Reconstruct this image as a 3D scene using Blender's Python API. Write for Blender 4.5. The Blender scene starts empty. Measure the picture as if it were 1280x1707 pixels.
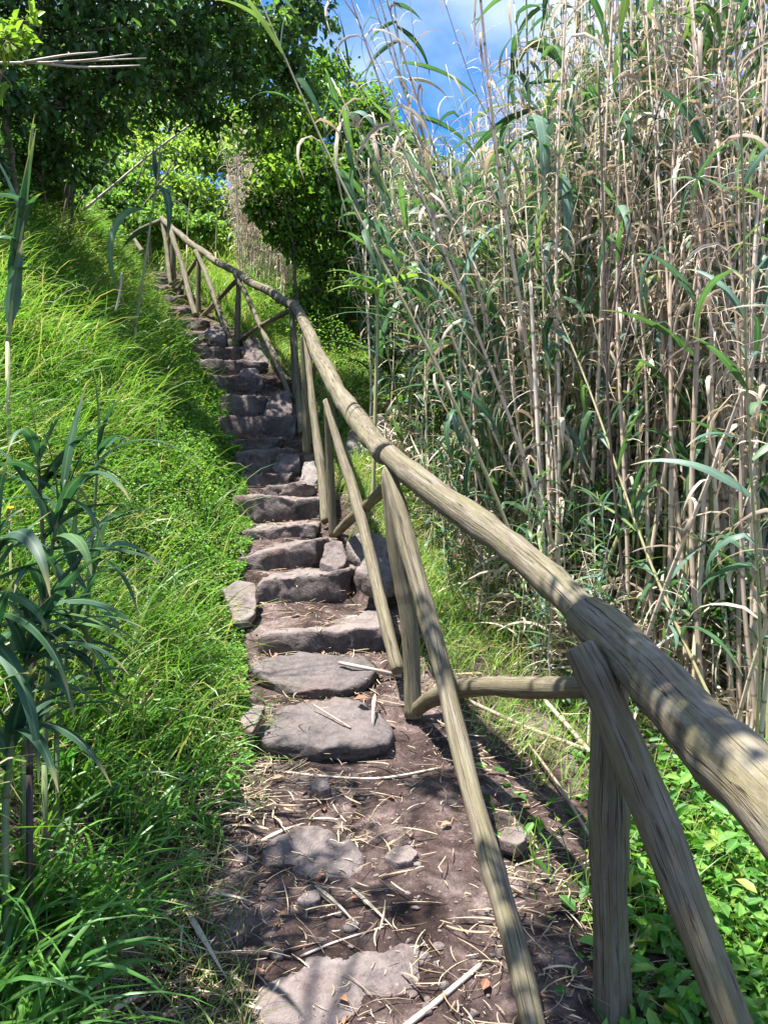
import bpy, math, random
import numpy as np
from mathutils import Vector, noise as mnoise

# ------------------------------------------------------------------ camera, sky, sun, exposure
S = bpy.context.scene
COL = S.collection
F = 1285.0                      # focal length in photo pixels
CAMZ = 1.6

cd = bpy.data.cameras.new('camera')
cam = bpy.data.objects.new('camera', cd)
COL.objects.link(cam)
cd.sensor_fit = 'VERTICAL'
cd.sensor_height = 36.0
cd.lens = F / 1707.0 * 36.0
cd.clip_start = 0.05
cd.clip_end = 500
cam.location = (0, 0, CAMZ)
cam.rotation_euler = (math.radians(90), 0, 0)
S.camera = cam

SUN = Vector((-0.30, -0.10, 1.0)).normalized()     # towards the sun
sl = bpy.data.lights.new('sun', 'SUN')
sl.energy = 5.0
sl.angle = math.radians(0.55)
sl.color = (1.0, 0.97, 0.91)
so = bpy.data.objects.new('sun', sl)
COL.objects.link(so)
so.rotation_euler = SUN.to_track_quat('Z', 'Y').to_euler()

W = bpy.data.worlds.new("World")
S.world = W
W.use_nodes = True
nt = W.node_tree
nt.nodes.clear()
wo = nt.nodes.new('ShaderNodeOutputWorld')
bg = nt.nodes.new('ShaderNodeBackground')
sky = nt.nodes.new('ShaderNodeTexSky')
sky.sky_type = 'NISHITA'
sky.sun_disc = False
sky.sun_elevation = math.asin(SUN.z)
sky.sun_rotation = math.atan2(SUN.x, SUN.y)
hs = nt.nodes.new('ShaderNodeHueSaturation')
hs.inputs['Saturation'].default_value = 1.45
hs.inputs['Value'].default_value = 0.72
tc = nt.nodes.new('ShaderNodeTexCoord')
mp = nt.nodes.new('ShaderNodeMapping')
mp.inputs['Location'].default_value = (0.35, 0.1, 0.22)
mp.inputs['Scale'].default_value = (1.0, 1.0, 1.5)
cn = nt.nodes.new('ShaderNodeTexNoise')
cn.inputs['Scale'].default_value = 3.4
cn.inputs['Detail'].default_value = 5.0
cn.inputs['Roughness'].default_value = 0.5
cr = nt.nodes.new('ShaderNodeValToRGB')
cr.color_ramp.elements[0].position = 0.38
cr.color_ramp.elements[0].color = (0, 0, 0, 1)
cr.color_ramp.elements[1].position = 0.68
cr.color_ramp.elements[1].color = (0.85, 0.85, 0.85, 1)
mx = nt.nodes.new('ShaderNodeMix')
mx.data_type = 'RGBA'
mx.inputs['B'].default_value = (3.0, 3.3, 3.7, 1)
L = nt.links.new
L(sky.outputs[0], hs.inputs['Color'])
L(tc.outputs['Generated'], mp.inputs['Vector'])
L(mp.outputs[0], cn.inputs['Vector'])
L(cn.outputs['Fac'], cr.inputs[0])
L(cr.outputs[0], mx.inputs['Factor'])
tint = nt.nodes.new('ShaderNodeMix')
tint.data_type = 'RGBA'
tint.blend_type = 'MULTIPLY'
tint.inputs[0].default_value = 1.0
tint.inputs['B'].default_value = (0.42, 0.72, 1.0, 1)
L(hs.outputs[0], tint.inputs['A'])
L(tint.outputs['Result'], mx.inputs['A'])
L(mx.outputs['Result'], bg.inputs['Color'])
bg.inputs['Strength'].default_value = 0.15
L(bg.outputs[0], wo.inputs[0])

S.view_settings.view_transform = 'Standard'
S.view_settings.look = 'None'
S.view_settings.gamma = 1
S.view_settings.exposure = 1.65
S.cycles.max_bounces = 6
S.cycles.diffuse_bounces = 3
S.cycles.transmission_bounces = 3
S.cycles.glossy_bounces = 2
S.cycles.sample_clamp_indirect = 6

R = np.random.default_rng(7)
random.seed(7)


# ------------------------------------------------------------------ helpers
def P(px, py, Y):
    return np.array([(px - 640.0) / F * Y, Y, CAMZ - (py - 853.5) / F * Y])


def norm(a):
    n = np.linalg.norm(a, axis=-1, keepdims=True)
    return a / np.maximum(n, 1e-9)


class MB:
    """collects faces, then links them as one mesh object"""

    def __init__(s):
        s.v, s.f, s.nv = [], [], 0
        s.u, s.w, s.r = [], [], []
        s.fs, s.m = [], []

    def add(s, v, faces, u=None, w=None, r=None, mat=0):
        v = np.asarray(v, float).reshape(-1, 3)
        n = len(v)
        s.v.append(v)
        s.u.append(np.zeros(n) if u is None else np.broadcast_to(np.asarray(u, float), (n,)))
        s.w.append(np.zeros(n) if w is None else np.broadcast_to(np.asarray(w, float), (n,)))
        s.r.append(np.zeros(n) if r is None else np.broadcast_to(np.asarray(r, float), (n,)))
        if isinstance(faces, np.ndarray):
            faces = [faces]
        for fa in faces:
            fa = np.asarray(fa, np.int32)
            if len(fa) == 0:
                continue
            s.f.append((fa + s.nv).ravel())
            s.fs.append(np.full(len(fa), fa.shape[1], np.int32))
            s.m.append(np.broadcast_to(np.asarray(mat, np.int32), (len(fa),)))
        s.nv += n

    def mesh(s, name, mats):
        me = bpy.data.meshes.new(name)
        v = np.concatenate(s.v)
        lo = np.concatenate(s.f)
        fs = np.concatenate(s.fs)
        me.vertices.add(len(v))
        me.vertices.foreach_set('co', v.ravel().astype(np.float32))
        me.loops.add(len(lo))
        me.loops.foreach_set('vertex_index', lo)
        me.polygons.add(len(fs))
        st = np.zeros(len(fs), np.int32)
        st[1:] = np.cumsum(fs)[:-1]
        me.polygons.foreach_set('loop_start', st)
        for m in (mats if isinstance(mats, (list, tuple)) else [mats]):
            me.materials.append(m)
        me.polygons.foreach_set('material_index', np.concatenate(s.m).astype(np.int32))
        me.polygons.foreach_set('use_smooth', np.ones(len(fs), bool))
        me.update(calc_edges=True)
        for nm, arr in (('u', s.u), ('w', s.w), ('rnd', s.r)):
            a = me.attributes.new(nm, 'FLOAT', 'POINT')
            a.data.foreach_set('value', np.concatenate(arr).astype(np.float32))
        return me

    def build(s, name, mats, parent=None):
        o = bpy.data.objects.new(name, s.mesh(name, mats))
        COL.objects.link(o)
        if parent is not None:
            o.parent = parent
        return o


def shift_to(o, p):
    """put a top-level mesh object's origin at p without moving it"""
    p = np.asarray(p, float)
    n = len(o.data.vertices)
    a = np.empty(n * 3, np.float32)
    o.data.vertices.foreach_get('co', a)
    a = a.reshape(-1, 3) - p
    o.data.vertices.foreach_set('co', a.ravel().astype(np.float32))
    o.data.update()
    o.location = p


def tag(o, label=None, cat=None, group=None, kind=None):
    if label: o['label'] = label
    if cat: o['category'] = cat
    if group: o['group'] = group
    if kind: o['kind'] = kind
    return o


def empty(name, loc, label, cat, group=None):
    o = bpy.data.objects.new(name, None)
    o.empty_display_size = 0.1
    COL.objects.link(o)
    o.location = loc
    return tag(o, label, cat, group)


def catmull(pts, n):
    pts = np.asarray(pts, float)
    p = np.vstack([2 * pts[0] - pts[1], pts, 2 * pts[-1] - pts[-2]])
    out = []
    m = len(pts) - 1
    for t in np.linspace(0, m, n):
        i = min(int(t), m - 1)
        x = t - i
        a, b, c, d = p[i], p[i + 1], p[i + 2], p[i + 3]
        out.append(0.5 * ((2 * b) + (c - a) * x + (2 * a - 5 * b + 4 * c - d) * x * x + (3 * b - a - 3 * c + d) * x ** 3))
    return np.array(out)


def tube(mb, pts, rad, sides=8, rnd=0.0, rough=0.0, caps=True, mat=0, seed=0, u0=0.0):
    pts = np.asarray(pts, float)
    n = len(pts)
    rad = np.broadcast_to(np.asarray(rad, float), (n,))
    d = norm(np.gradient(pts, axis=0))
    ref = np.array([0, 0, 1.0]) if abs(d[0][2]) < 0.9 else np.array([1.0, 0, 0])
    a = norm(np.cross(d[0], ref))
    al = np.concatenate([[0], np.cumsum(np.linalg.norm(np.diff(pts, axis=0), axis=1))]) + u0
    th = np.linspace(0, 2 * math.pi, sides, endpoint=False)
    rings = []
    for i in range(n):
        a = norm(a - d[i] * np.dot(a, d[i]))
        b = np.cross(d[i], a)
        rr = np.full(sides, rad[i])
        if rough:
            rr = rr * (1 + rough * (np.sin(th * 2 + seed + al[i] * 3.1) * 0.5 + np.sin(th * 3 + seed * 2.3 - al[i] * 7) * 0.35
                                    + np.sin(al[i] * 11 + seed) * 0.4 + np.sin(th + al[i] * 17 + seed * 1.7) * 0.3))
        rings.append(pts[i] + np.outer(np.cos(th) * rr, a) + np.outer(np.sin(th) * rr, b))
    v = np.concatenate(rings)
    i = np.arange(n - 1)[:, None] * sides
    j = np.arange(sides)[None, :]
    q = np.stack([i + j, i + (j + 1) % sides, i + sides + (j + 1) % sides, i + sides + j], -1).reshape(-1, 4)
    u = np.repeat(al, sides)
    w = np.tile(th / (2 * math.pi), n)
    faces = [q]
    if caps:
        v = np.vstack([v, pts[0], pts[-1]])
        u = np.append(u, [al[0], al[-1]])
        w = np.append(w, [0.5, 0.5])
        c0, c1 = n * sides, n * sides + 1
        jj = np.arange(sides)
        faces.append(np.stack([np.full(sides, c0), (jj + 1) % sides, jj], -1))
        k = (n - 1) * sides
        faces.append(np.stack([np.full(sides, c1), k + jj, k + (jj + 1) % sides], -1))
    mb.add(v, faces, u, w, rnd, mat)


def blades(mb, base, az, pitch, Ln, Wd, droop, K=4, rnd=None, mat=0, curl=None, roll=None, shape='grass', fold=0.0, power=1.3):
    base = np.asarray(base, float).reshape(-1, 3)
    N = len(base)
    b = lambda x: np.broadcast_to(np.asarray(0.0 if x is None else x, float), (N,))
    az, pitch, Ln, Wd, droop, curl, roll, rnd = map(b, (az, pitch, Ln, Wd, droop, curl, roll, rnd))
    pos = base.copy()
    across = 3 if fold else 2
    V = np.zeros((N, K + 1, across, 3))
    for k in range(K + 1):
        t = k / K
        a = pitch - droop * t ** power
        z = az + curl * t
        d = np.stack([np.cos(a) * np.cos(z), np.cos(a) * np.sin(z), np.sin(a)], -1)
        sd = np.stack([-np.sin(z), np.cos(z), np.zeros(N)], -1)
        nn = np.cross(d, sd)
        sd2 = sd * np.cos(roll)[:, None] + nn * np.sin(roll)[:, None]
        n2 = np.cross(d, sd2)
        if shape == 'grass':
            wf = (1 - t) ** 0.7 * 0.97 + 0.03
        elif shape == 'straw':
            wf = 1.0 if 0 < k < K else 0.5
        else:
            wf = 0.035 + 0.965 * min(1.0, (0.4 + t / 0.25 * 0.6)) * (1 - max(0.0, (t - 0.2) / 0.8) ** 1.4)
        h = (Wd * wf / 2)[:, None]
        V[:, k, 0] = pos - sd2 * h
        V[:, k, -1] = pos + sd2 * h
        if fold:
            V[:, k, 1] = pos + n2 * h * fold
        pos = pos + d * (Ln / K)[:, None]
    per = (K + 1) * across
    i0 = (np.arange(N) * per)[:, None, None]
    kk = (np.arange(K) * across)[None, :, None]
    cc = np.arange(across - 1)[None, None, :]
    s = i0 + kk + cc
    q = np.stack([s, s + 1, s + across + 1, s + across], -1).reshape(-1, 4)
    t = np.tile(np.repeat(np.linspace(0, 1, K + 1), across), N)
    w = np.tile(np.tile(np.linspace(-1, 1, across), K + 1), N)
    if not np.isscalar(mat):
        mat = np.repeat(np.asarray(mat), K * (across - 1))
    mb.add(V.reshape(-1, 3), q, t, w, np.repeat(rnd, per), mat)


def leaves(mb, pos, d, nrm, Ln, Wd, rnd, mat=0, fold=0.25):
    """pointed oval leaves, two quads each, folded on the midrib"""
    pos = np.asarray(pos, float)
    N = len(pos)
    d = norm(np.asarray(d, float))
    s = norm(np.cross(d, nrm))
    n = np.cross(s, d)
    Ln = np.broadcast_to(np.asarray(Ln, float), (N,))[:, None]
    Wd = np.broadcast_to(np.asarray(Wd, float), (N,))[:, None]
    V = np.zeros((N, 6, 3))
    V[:, 0] = pos
    V[:, 3] = pos + d * Ln - n * Ln * 0.10
    for i, (t, w) in enumerate(((0.33, 0.5), (0.68, 0.42))):
        c = pos + d * Ln * t
        V[:, 1 + i] = c + s * Wd * w + n * Wd * fold
        V[:, 5 - i] = c - s * Wd * w + n * Wd * fold
    o = (np.arange(N) * 6)[:, None]
    q = np.concatenate([o + np.array([[0, 1, 2, 3]]), o + np.array([[0, 3, 4, 5]])])
    u = np.tile([0, .33, .68, 1, .68, .33], N)
    w = np.tile([0, 1, 1, 0, -1, -1], N)
    mb.add(V.reshape(-1, 3), q, u, w, np.repeat(np.broadcast_to(np.asarray(rnd, float), (N,)), 6), mat)


_ph = np.random.default_rng(3).uniform(0, 6.28, (40,))
_dr = np.random.default_rng(4).uniform(0, 6.28, (40,))


def n2(x, y, sc, k=6, o=0):
    """cheap smooth noise in about -1..1"""
    r = 0
    for i in range(k):
        j = (i + o) % 40
        f = sc * (0.7 + 0.35 * i)
        r = r + np.sin((x * math.cos(_dr[j]) + y * math.sin(_dr[j])) * f + _ph[j]) / (1 + 0.25 * i)
    return r / (k * 0.5)


# ------------------------------------------------------------------ materials
def new_mat(name):
    m = bpy.data.materials.new(name)
    m.use_nodes = True
    t = m.node_tree
    t.nodes.clear()
    out = t.nodes.new('ShaderNodeOutputMaterial')
    return m, t, out


def attr(t, nm):
    a = t.nodes.new('ShaderNodeAttribute')
    a.attribute_name = nm
    return a.outputs['Fac']


def ramp(t, fac, stops, interp='LINEAR'):
    r = t.nodes.new('ShaderNodeValToRGB')
    r.color_ramp.interpolation = interp
    e = r.color_ramp.elements
    while len(e) > 1: e.remove(e[-1])
    e[0].position = stops[0][0]; e[0].color = (*stops[0][1], 1)
    for p, c in stops[1:]:
        x = e.new(p); x.color = (*c, 1)
    t.links.new(fac, r.inputs[0])
    return r.outputs[0]


def tnoise(t, vec, scale, detail=4, rough=0.55, dist=0.0):
    n = t.nodes.new('ShaderNodeTexNoise')
    n.inputs['Scale'].default_value = scale
    n.inputs['Detail'].default_value = detail
    n.inputs['Roughness'].default_value = rough
    n.inputs['Distortion'].default_value = dist
    if vec is not None: t.links.new(vec, n.inputs['Vector'])
    return n.outputs['Fac']


def mixc(t, fac, a, b, mode='MIX'):
    m = t.nodes.new('ShaderNodeMix')
    m.data_type = 'RGBA'
    m.blend_type = mode
    for sock, x in (('Factor', fac), ('A', a), ('B', b)):
        i = m.inputs[sock] if sock != 'Factor' else m.inputs[0]
        if hasattr(x, 'links'): t.links.new(x, i)
        elif sock == 'Factor': i.default_value = x
        else: i.default_value = (*x, 1)
    return m.outputs['Result']


def math_(t, op, a, b=None):
    m = t.nodes.new('ShaderNodeMath')
    m.operation = op
    for i, x in enumerate((a, b)):
        if x is None: continue
        if hasattr(x, 'links'): t.links.new(x, m.inputs[i])
        else: m.inputs[i].default_value = x
    return m.outputs[0]


def bump(t, h, strength=0.4, dist=0.02):
    b = t.nodes.new('ShaderNodeBump')
    b.inputs['Strength'].default_value = strength
    b.inputs['Distance'].default_value = dist
    t.links.new(h, b.inputs['Height'])
    return b.outputs[0]


def leaf_mat(name, stops, trans=0.35, rough=0.45, tint=(1.25, 1.3, 0.6), along=None, streak=0.0, spec=0.4):
    m, t, out = new_mat(name)
    c = ramp(t, attr(t, 'rnd'), stops)
    if along is not None:
        c = mixc(t, ramp(t, attr(t, 'u'), along), c, (0.42, 0.33, 0.15))
    g = t.nodes.new('ShaderNodeNewGeometry')
    c = mixc(t, 0.45, c, ramp(t, tnoise(t, g.outputs['Position'], 9, 3), [(0.3, (0.45, 0.45, 0.45)), (0.7, (1.5, 1.5, 1.4))]), 'MULTIPLY')
    cv = t.nodes.new('ShaderNodeCombineXYZ')
    t.links.new(math_(t, 'MULTIPLY', attr(t, 'w'), 6.0), cv.inputs[0])
    t.links.new(math_(t, 'MULTIPLY', attr(t, 'u'), 2.5), cv.inputs[1])
    t.links.new(math_(t, 'MULTIPLY', attr(t, 'rnd'), 80.0), cv.inputs[2])
    vn = tnoise(t, cv.outputs[0], 1.0, 4, 0.6)
    c = mixc(t, 0.6, c, ramp(t, vn, [(0.3, (0.6, 0.6, 0.55)), (0.5, (1, 1, 1)), (0.72, (1.45, 1.35, 1.1))]), 'MULTIPLY')
    # pale midrib and fine veins
    w = math_(t, 'ABSOLUTE', attr(t, 'w'))
    if streak:
        c = mixc(t, ramp(t, w, [(0.0, (streak,) * 3), (0.22, (0, 0, 0))]), c, (0.35, 0.42, 0.2))
    p = t.nodes.new('ShaderNodeBsdfPrincipled')
    p.inputs['Roughness'].default_value = rough
    p.inputs['Specular IOR Level'].default_value = spec
    t.links.new(c, p.inputs['Base Color'])
    tr = t.nodes.new('ShaderNodeBsdfTranslucent')
    t.links.new(mixc(t, 1.0, c, tint, 'MULTIPLY'), tr.inputs['Color'])
    ms = t.nodes.new('ShaderNodeMixShader')
    ms.inputs[0].default_value = trans
    t.links.new(p.outputs[0], ms.inputs[1])
    t.links.new(tr.outputs[0], ms.inputs[2])
    t.links.new(ms.outputs[0], out.inputs[0])
    return m


def make_wood():
    m, t, out = new_mat('weathered_wood')
    cx = t.nodes.new('ShaderNodeCombineXYZ')
    th = math_(t, 'MULTIPLY', attr(t, 'w'), 2 * math.pi)
    t.links.new(math_(t, 'COSINE', th), cx.inputs[0])
    t.links.new(math_(t, 'SINE', th), cx.inputs[1])
    t.links.new(math_(t, 'ADD', math_(t, 'MULTIPLY', attr(t, 'u'), 1.0), math_(t, 'MULTIPLY', attr(t, 'rnd'), 37.0)), cx.inputs[2])
    mp = t.nodes.new('ShaderNodeMapping')
    mp.inputs['Scale'].default_value = (1.5, 1.5, 0.6)
    t.links.new(cx.outputs[0], mp.inputs[0])
    v = mp.outputs[0]
    grain = tnoise(t, v, 1.5, 10, 0.66, 0.9)
    mp2 = t.nodes.new('ShaderNodeMapping')
    mp2.inputs['Scale'].default_value = (1, 1, 2.6)
    t.links.new(cx.outputs[0], mp2.inputs[0])
    patch = tnoise(t, mp2.outputs[0], 1.3, 6, 0.7, 0.5)
    spots = tnoise(t, mp2.outputs[0], 9, 5, 0.6)
    c = ramp(t, grain, [(0.2, (0.08, 0.060, 0.042)), (0.42, (0.135, 0.106, 0.074)), (0.62, (0.18, 0.148, 0.104)), (0.85, (0.24, 0.205, 0.15))])
    c = mixc(t, ramp(t, patch, [(0.42, (0, 0, 0)), (0.62, (0.75, 0.75, 0.75))]), c, (0.165, 0.15, 0.07))     # green tinge of algae
    c = mixc(t, ramp(t, spots, [(0.50, (0, 0, 0)), (0.70, (0.75, 0.75, 0.75))]), c, (0.10, 0.08, 0.06))
    c = mixc(t, ramp(t, tnoise(t, mp2.outputs[0], 2.3, 4, 0.6, 0.3), [(0.48, (0, 0, 0)), (0.66, (0.6, 0.6, 0.6))]), c, (0.25, 0.222, 0.175))
    c = mixc(t, ramp(t, tnoise(t, mp2.outputs[0], 26, 4, 0.6), [(0.62, (0, 0, 0)), (0.72, (0.5, 0.5, 0.5))]), c, (0.06, 0.05, 0.04))
    vo = t.nodes.new('ShaderNodeTexVoronoi')
    vo.inputs['Scale'].default_value = 1.15
    t.links.new(mp2.outputs[0], vo.inputs['Vector'])
    c = mixc(t, ramp(t, vo.outputs['Distance'], [(0.0, (0.95, 0.95, 0.95)), (0.06, (0.9, 0.9, 0.9)), (0.085, (0.2, 0.2, 0.2)), (0.12, (0.45, 0.45, 0.45)), (0.2, (0, 0, 0))]), c, (0.05, 0.036, 0.025))     # knots
    # long drying cracks
    mp3 = t.nodes.new('ShaderNodeMapping')
    mp3.inputs['Scale'].default_value = (2.2, 2.2, 0.55)
    t.links.new(cx.outputs[0], mp3.inputs[0])
    cr = tnoise(t, mp3.outputs[0], 1.7, 3, 0.5, 0.3)
    ln = math_(t, 'ABSOLUTE', math_(t, 'SUBTRACT', cr, 0.5))
    crack = ramp(t, ln, [(0.0, (1, 1, 1)), (0.006, (0.9, 0.9, 0.9)), (0.015, (0, 0, 0))])
    c = mixc(t, crack, c, (0.035, 0.026, 0.018))
    p = t.nodes.new('ShaderNodeBsdfPrincipled')
    p.inputs['Roughness'].default_value = 0.82
    p.inputs['Specular IOR Level'].default_value = 0.25
    t.links.new(c, p.inputs['Base Color'])
    h = math_(t, 'SUBTRACT', math_(t, 'ADD', grain, math_(t, 'MULTIPLY', spots, 0.5)), math_(t, 'MULTIPLY', crack, 1.3))
    t.links.new(bump(t, h, 0.55, 0.010), p.inputs['Normal'])
    t.links.new(p.outputs[0], out.inputs[0])
    return m


def make_stone(name, dark, mid, pale, lich=0.6, dust=0.85):
    m, t, out = new_mat(name)
    g = t.nodes.new('ShaderNodeNewGeometry')
    pos = g.outputs['Position']
    a = tnoise(t, pos, 5, 8, 0.65, 0.3)
    b = tnoise(t, pos, 32, 6, 0.7)
    c = ramp(t, a, [(0.3, dark), (0.52, mid), (0.72, pale)])
    c = mixc(t, 0.65, c, ramp(t, b, [(0.3, (0.4, 0.4, 0.4)), (0.7, (1.55, 1.5, 1.5))]), 'MULTIPLY')
    l = tnoise(t, pos, 11, 5, 0.75)
    c = mixc(t, ramp(t, l, [(0.64, (0, 0, 0)), (0.70, (lich, lich, lich))]), c, (0.40, 0.38, 0.36))
    c = mixc(t, ramp(t, tnoise(t, pos, 3.1, 4, 0.6), [(0.55, (0, 0, 0)), (0.75, (0.55, 0.55, 0.55))]), c, (0.17, 0.085, 0.07))
    sx = t.nodes.new('ShaderNodeSeparateXYZ')
    t.links.new(g.outputs['Normal'], sx.inputs[0])
    dm = math_(t, 'MULTIPLY', ramp(t, sx.outputs[2], [(0.55, (0, 0, 0)), (0.97, (1, 1, 1))]), ramp(t, tnoise(t, pos, 8, 5, 0.7), [(0.35, (0.1, 0.1, 0.1)), (0.65, (dust, dust, dust))]))
    c = mixc(t, dm, c, (0.24, 0.20, 0.182))
    p = t.nodes.new('ShaderNodeBsdfPrincipled')
    p.inputs['Roughness'].default_value = 0.88
    p.inputs['Specular IOR Level'].default_value = 0.3
    t.links.new(c, p.inputs['Base Color'])
    h = math_(t, 'ADD', math_(t, 'MULTIPLY', a, 1.5), math_(t, 'ADD', b, math_(t, 'MULTIPLY', tnoise(t, pos, 90, 3, 0.6), 0.35)))
    t.links.new(bump(t, h, 0.8, 0.022), p.inputs['Normal'])
    t.links.new(p.outputs[0], out.inputs[0])
    return m


def make_soil():
    m, t, out = new_mat('soil')
    g = t.nodes.new('ShaderNodeNewGeometry')
    pos = g.outputs['Position']
    a = tnoise(t, pos, 3.4, 8, 0.68, 0.6)
    b = tnoise(t, pos, 24, 7, 0.7)
    f = tnoise(t, pos, 95, 4, 0.65)
    c = ramp(t, a, [(0.42, (0.042, 0.027, 0.024)), (0.52, (0.105, 0.071, 0.064)), (0.63, (0.235, 0.175, 0.16))])
    c = mixc(t, 0.8, c, ramp(t, b, [(0.3, (0.45, 0.42, 0.4)), (0.55, (1, 1, 1)), (0.75, (1.7, 1.65, 1.6))]), 'MULTIPLY')
    c = mixc(t, ramp(t, f, [(0.6, (0, 0, 0)), (0.7, (0.5, 0.5, 0.5))]), c, (0.28, 0.21, 0.18))
    p = t.nodes.new('ShaderNodeBsdfPrincipled')
    p.inputs['Roughness'].default_value = 0.95
    p.inputs['Specular IOR Level'].default_value = 0.15
    t.links.new(c, p.inputs['Base Color'])
    h = math_(t, 'ADD', math_(t, 'MULTIPLY', a, 1.2), math_(t, 'ADD', math_(t, 'MULTIPLY', b, 1.2), math_(t, 'MULTIPLY', f, 0.4)))
    t.links.new(bump(t, h, 1.0, 0.03), p.inputs['Normal'])
    t.links.new(p.outputs[0], out.inputs[0])
    return m


def make_stalk(name, stops, node=(0.20, 0.13, 0.08), per=0.21):
    m, t, out = new_mat(name)
    oi = t.nodes.new('ShaderNodeObjectInfo')
    c = ramp(t, math_(t, 'FRACT', math_(t, 'ADD', attr(t, 'rnd'), oi.outputs['Random'])), stops)
    cx = t.nodes.new('ShaderNodeCombineXYZ')
    t.links.new(math_(t, 'MULTIPLY', attr(t, 'w'), 9.0), cx.inputs[0])
    t.links.new(math_(t, 'MULTIPLY', attr(t, 'u'), 3.0), cx.inputs[1])
    t.links.new(math_(t, 'MULTIPLY', attr(t, 'rnd'), 50.0), cx.inputs[2])
    n = tnoise(t, cx.outputs[0], 1.4, 5, 0.65)
    c = mixc(t, 0.75, c, ramp(t, n, [(0.3, (0.5, 0.45, 0.42)), (0.6, (1.15, 1.15, 1.15)), (0.75, (1.5, 1.45, 1.35))]), 'MULTIPLY')
    fr = math_(t, 'FRACT', math_(t, 'DIVIDE', attr(t, 'u'), per))
    c = mixc(t, ramp(t, fr, [(0.0, (0.85,) * 3), (0.05, (0.85,) * 3), (0.09, (0, 0, 0)), (0.97, (0, 0, 0)), (1.0, (0.85,) * 3)]), c, node)
    p = t.nodes.new('ShaderNodeBsdfPrincipled')
    p.inputs['Roughness'].default_value = 0.55
    p.inputs['Specular IOR Level'].default_value = 0.35
    t.links.new(c, p.inputs['Base Color'])
    t.links.new(bump(t, n, 0.3, 0.004), p.inputs['Normal'])
    t.links.new(p.outputs[0], out.inputs[0])
    return m


def make_bark():
    m, t, out = new_mat('bark')
    g = t.nodes.new('ShaderNodeNewGeometry')
    mp = t.nodes.new('ShaderNodeMapping')
    mp.inputs['Scale'].default_value = (1, 1, 0.3)
    t.links.new(g.outputs['Position'], mp.inputs[0])
    n = tnoise(t, mp.outputs[0], 30, 6, 0.65)
    c = ramp(t, n, [(0.3, (0.05, 0.035, 0.026)), (0.6, (0.16, 0.12, 0.09)), (0.8, (0.26, 0.22, 0.18))])
    p = t.nodes.new('ShaderNodeBsdfPrincipled')
    p.inputs['Roughness'].default_value = 0.9
    t.links.new(c, p.inputs['Base Color'])
    t.links.new(bump(t, n, 0.6, 0.01), p.inputs['Normal'])
    t.links.new(p.outputs[0], out.inputs[0])
    return m


WOOD = make_wood()
STONE = make_stone('red_basalt', (0.055, 0.045, 0.044), (0.135, 0.106, 0.102), (0.235, 0.19, 0.18))
STONE_DARK = make_stone('grey_basalt', (0.05, 0.043, 0.043), (0.105, 0.088, 0.086), (0.17, 0.14, 0.135), 0.3, 0.35)
STONE_PALE = make_stone('pale_rock', (0.10, 0.085, 0.085), (0.23, 0.20, 0.19), (0.42, 0.39, 0.37), 0.9)
SOIL = make_soil()
BARK = make_bark()
GRASS = leaf_mat('grass_blade', [(0.0, (0.045, 0.12, 0.018)), (0.35, (0.09, 0.21, 0.03)), (0.62, (0.165, 0.315, 0.05)), (0.80, (0.28, 0.40, 0.10)), (0.86, (0.32, 0.30, 0.12)), (1.0, (0.46, 0.40, 0.23))],
                 0.46, 0.42, (1.18, 1.3, 0.65))
BROAD = leaf_mat('broad_grass', [(0.0, (0.035, 0.12, 0.025)), (0.6, (0.08, 0.23, 0.04)), (1.0, (0.16, 0.33, 0.07))], 0.4, 0.35, (1.2, 1.35, 0.6), streak=0.25)
HERB = leaf_mat('herb_leaf', [(0.0, (0.065, 0.18, 0.028)), (0.5, (0.14, 0.31, 0.048)), (0.9, (0.25, 0.42, 0.085)), (1.0, (0.28, 0.34, 0.08))], 0.42, 0.5)
COVER = leaf_mat('ground_cover_leaf', [(0.0, (0.04, 0.14, 0.025)), (0.5, (0.09, 0.25, 0.04)), (0.88, (0.18, 0.36, 0.06)), (1.0, (0.32, 0.34, 0.07))], 0.38, 0.48, streak=0.35, spec=0.3)
CLEAF = leaf_mat('cane_leaf_green', [(0.0, (0.03, 0.085, 0.04)), (0.5, (0.06, 0.14, 0.065)), (0.85, (0.11, 0.20, 0.07)), (1.0, (0.22, 0.27, 0.10))], 0.36, 0.45, (1.1, 1.3, 0.7), streak=0.3, along=[(0.80, (0, 0, 0)), (1.0, (0.9, 0.9, 0.9))])
CSHADED = leaf_mat('reed_leaf_shaded', [(0.0, (0.018, 0.06, 0.032)), (1.0, (0.045, 0.115, 0.06))], 0.32, 0.55, (1.0, 1.3, 0.7), streak=0.25, along=[(0.80, (0, 0, 0)), (1.0, (0.9, 0.9, 0.9))])  # near clump's leaves, colour darkened to stand in for shade
CBLUE = leaf_mat('cane_leaf_bluish', [(0.0, (0.05, 0.115, 0.085)), (1.0, (0.13, 0.22, 0.17))], 0.30, 0.48, (1.0, 1.2, 0.8), streak=0.3, along=[(0.80, (0, 0, 0)), (1.0, (0.9, 0.9, 0.9))])
CDRY = leaf_mat('cane_leaf_dry', [(0.0, (0.26, 0.20, 0.15)), (0.5, (0.50, 0.42, 0.33)), (1.0, (0.68, 0.61, 0.50))], 0.3, 0.65, (1.05, 0.95, 0.8))
STRAW = leaf_mat('straw', [(0.0, (0.22, 0.15, 0.10)), (0.5, (0.42, 0.33, 0.23)), (1.0, (0.62, 0.54, 0.42))], 0.15, 0.7, (1, 0.95, 0.8))
DEADLEAF = leaf_mat('dead_leaf', [(0.0, (0.16, 0.07, 0.045)), (0.5, (0.30, 0.13, 0.08)), (1.0, (0.42, 0.24, 0.16))], 0.15, 0.6, (1, 0.8, 0.6), streak=0.3)
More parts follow.
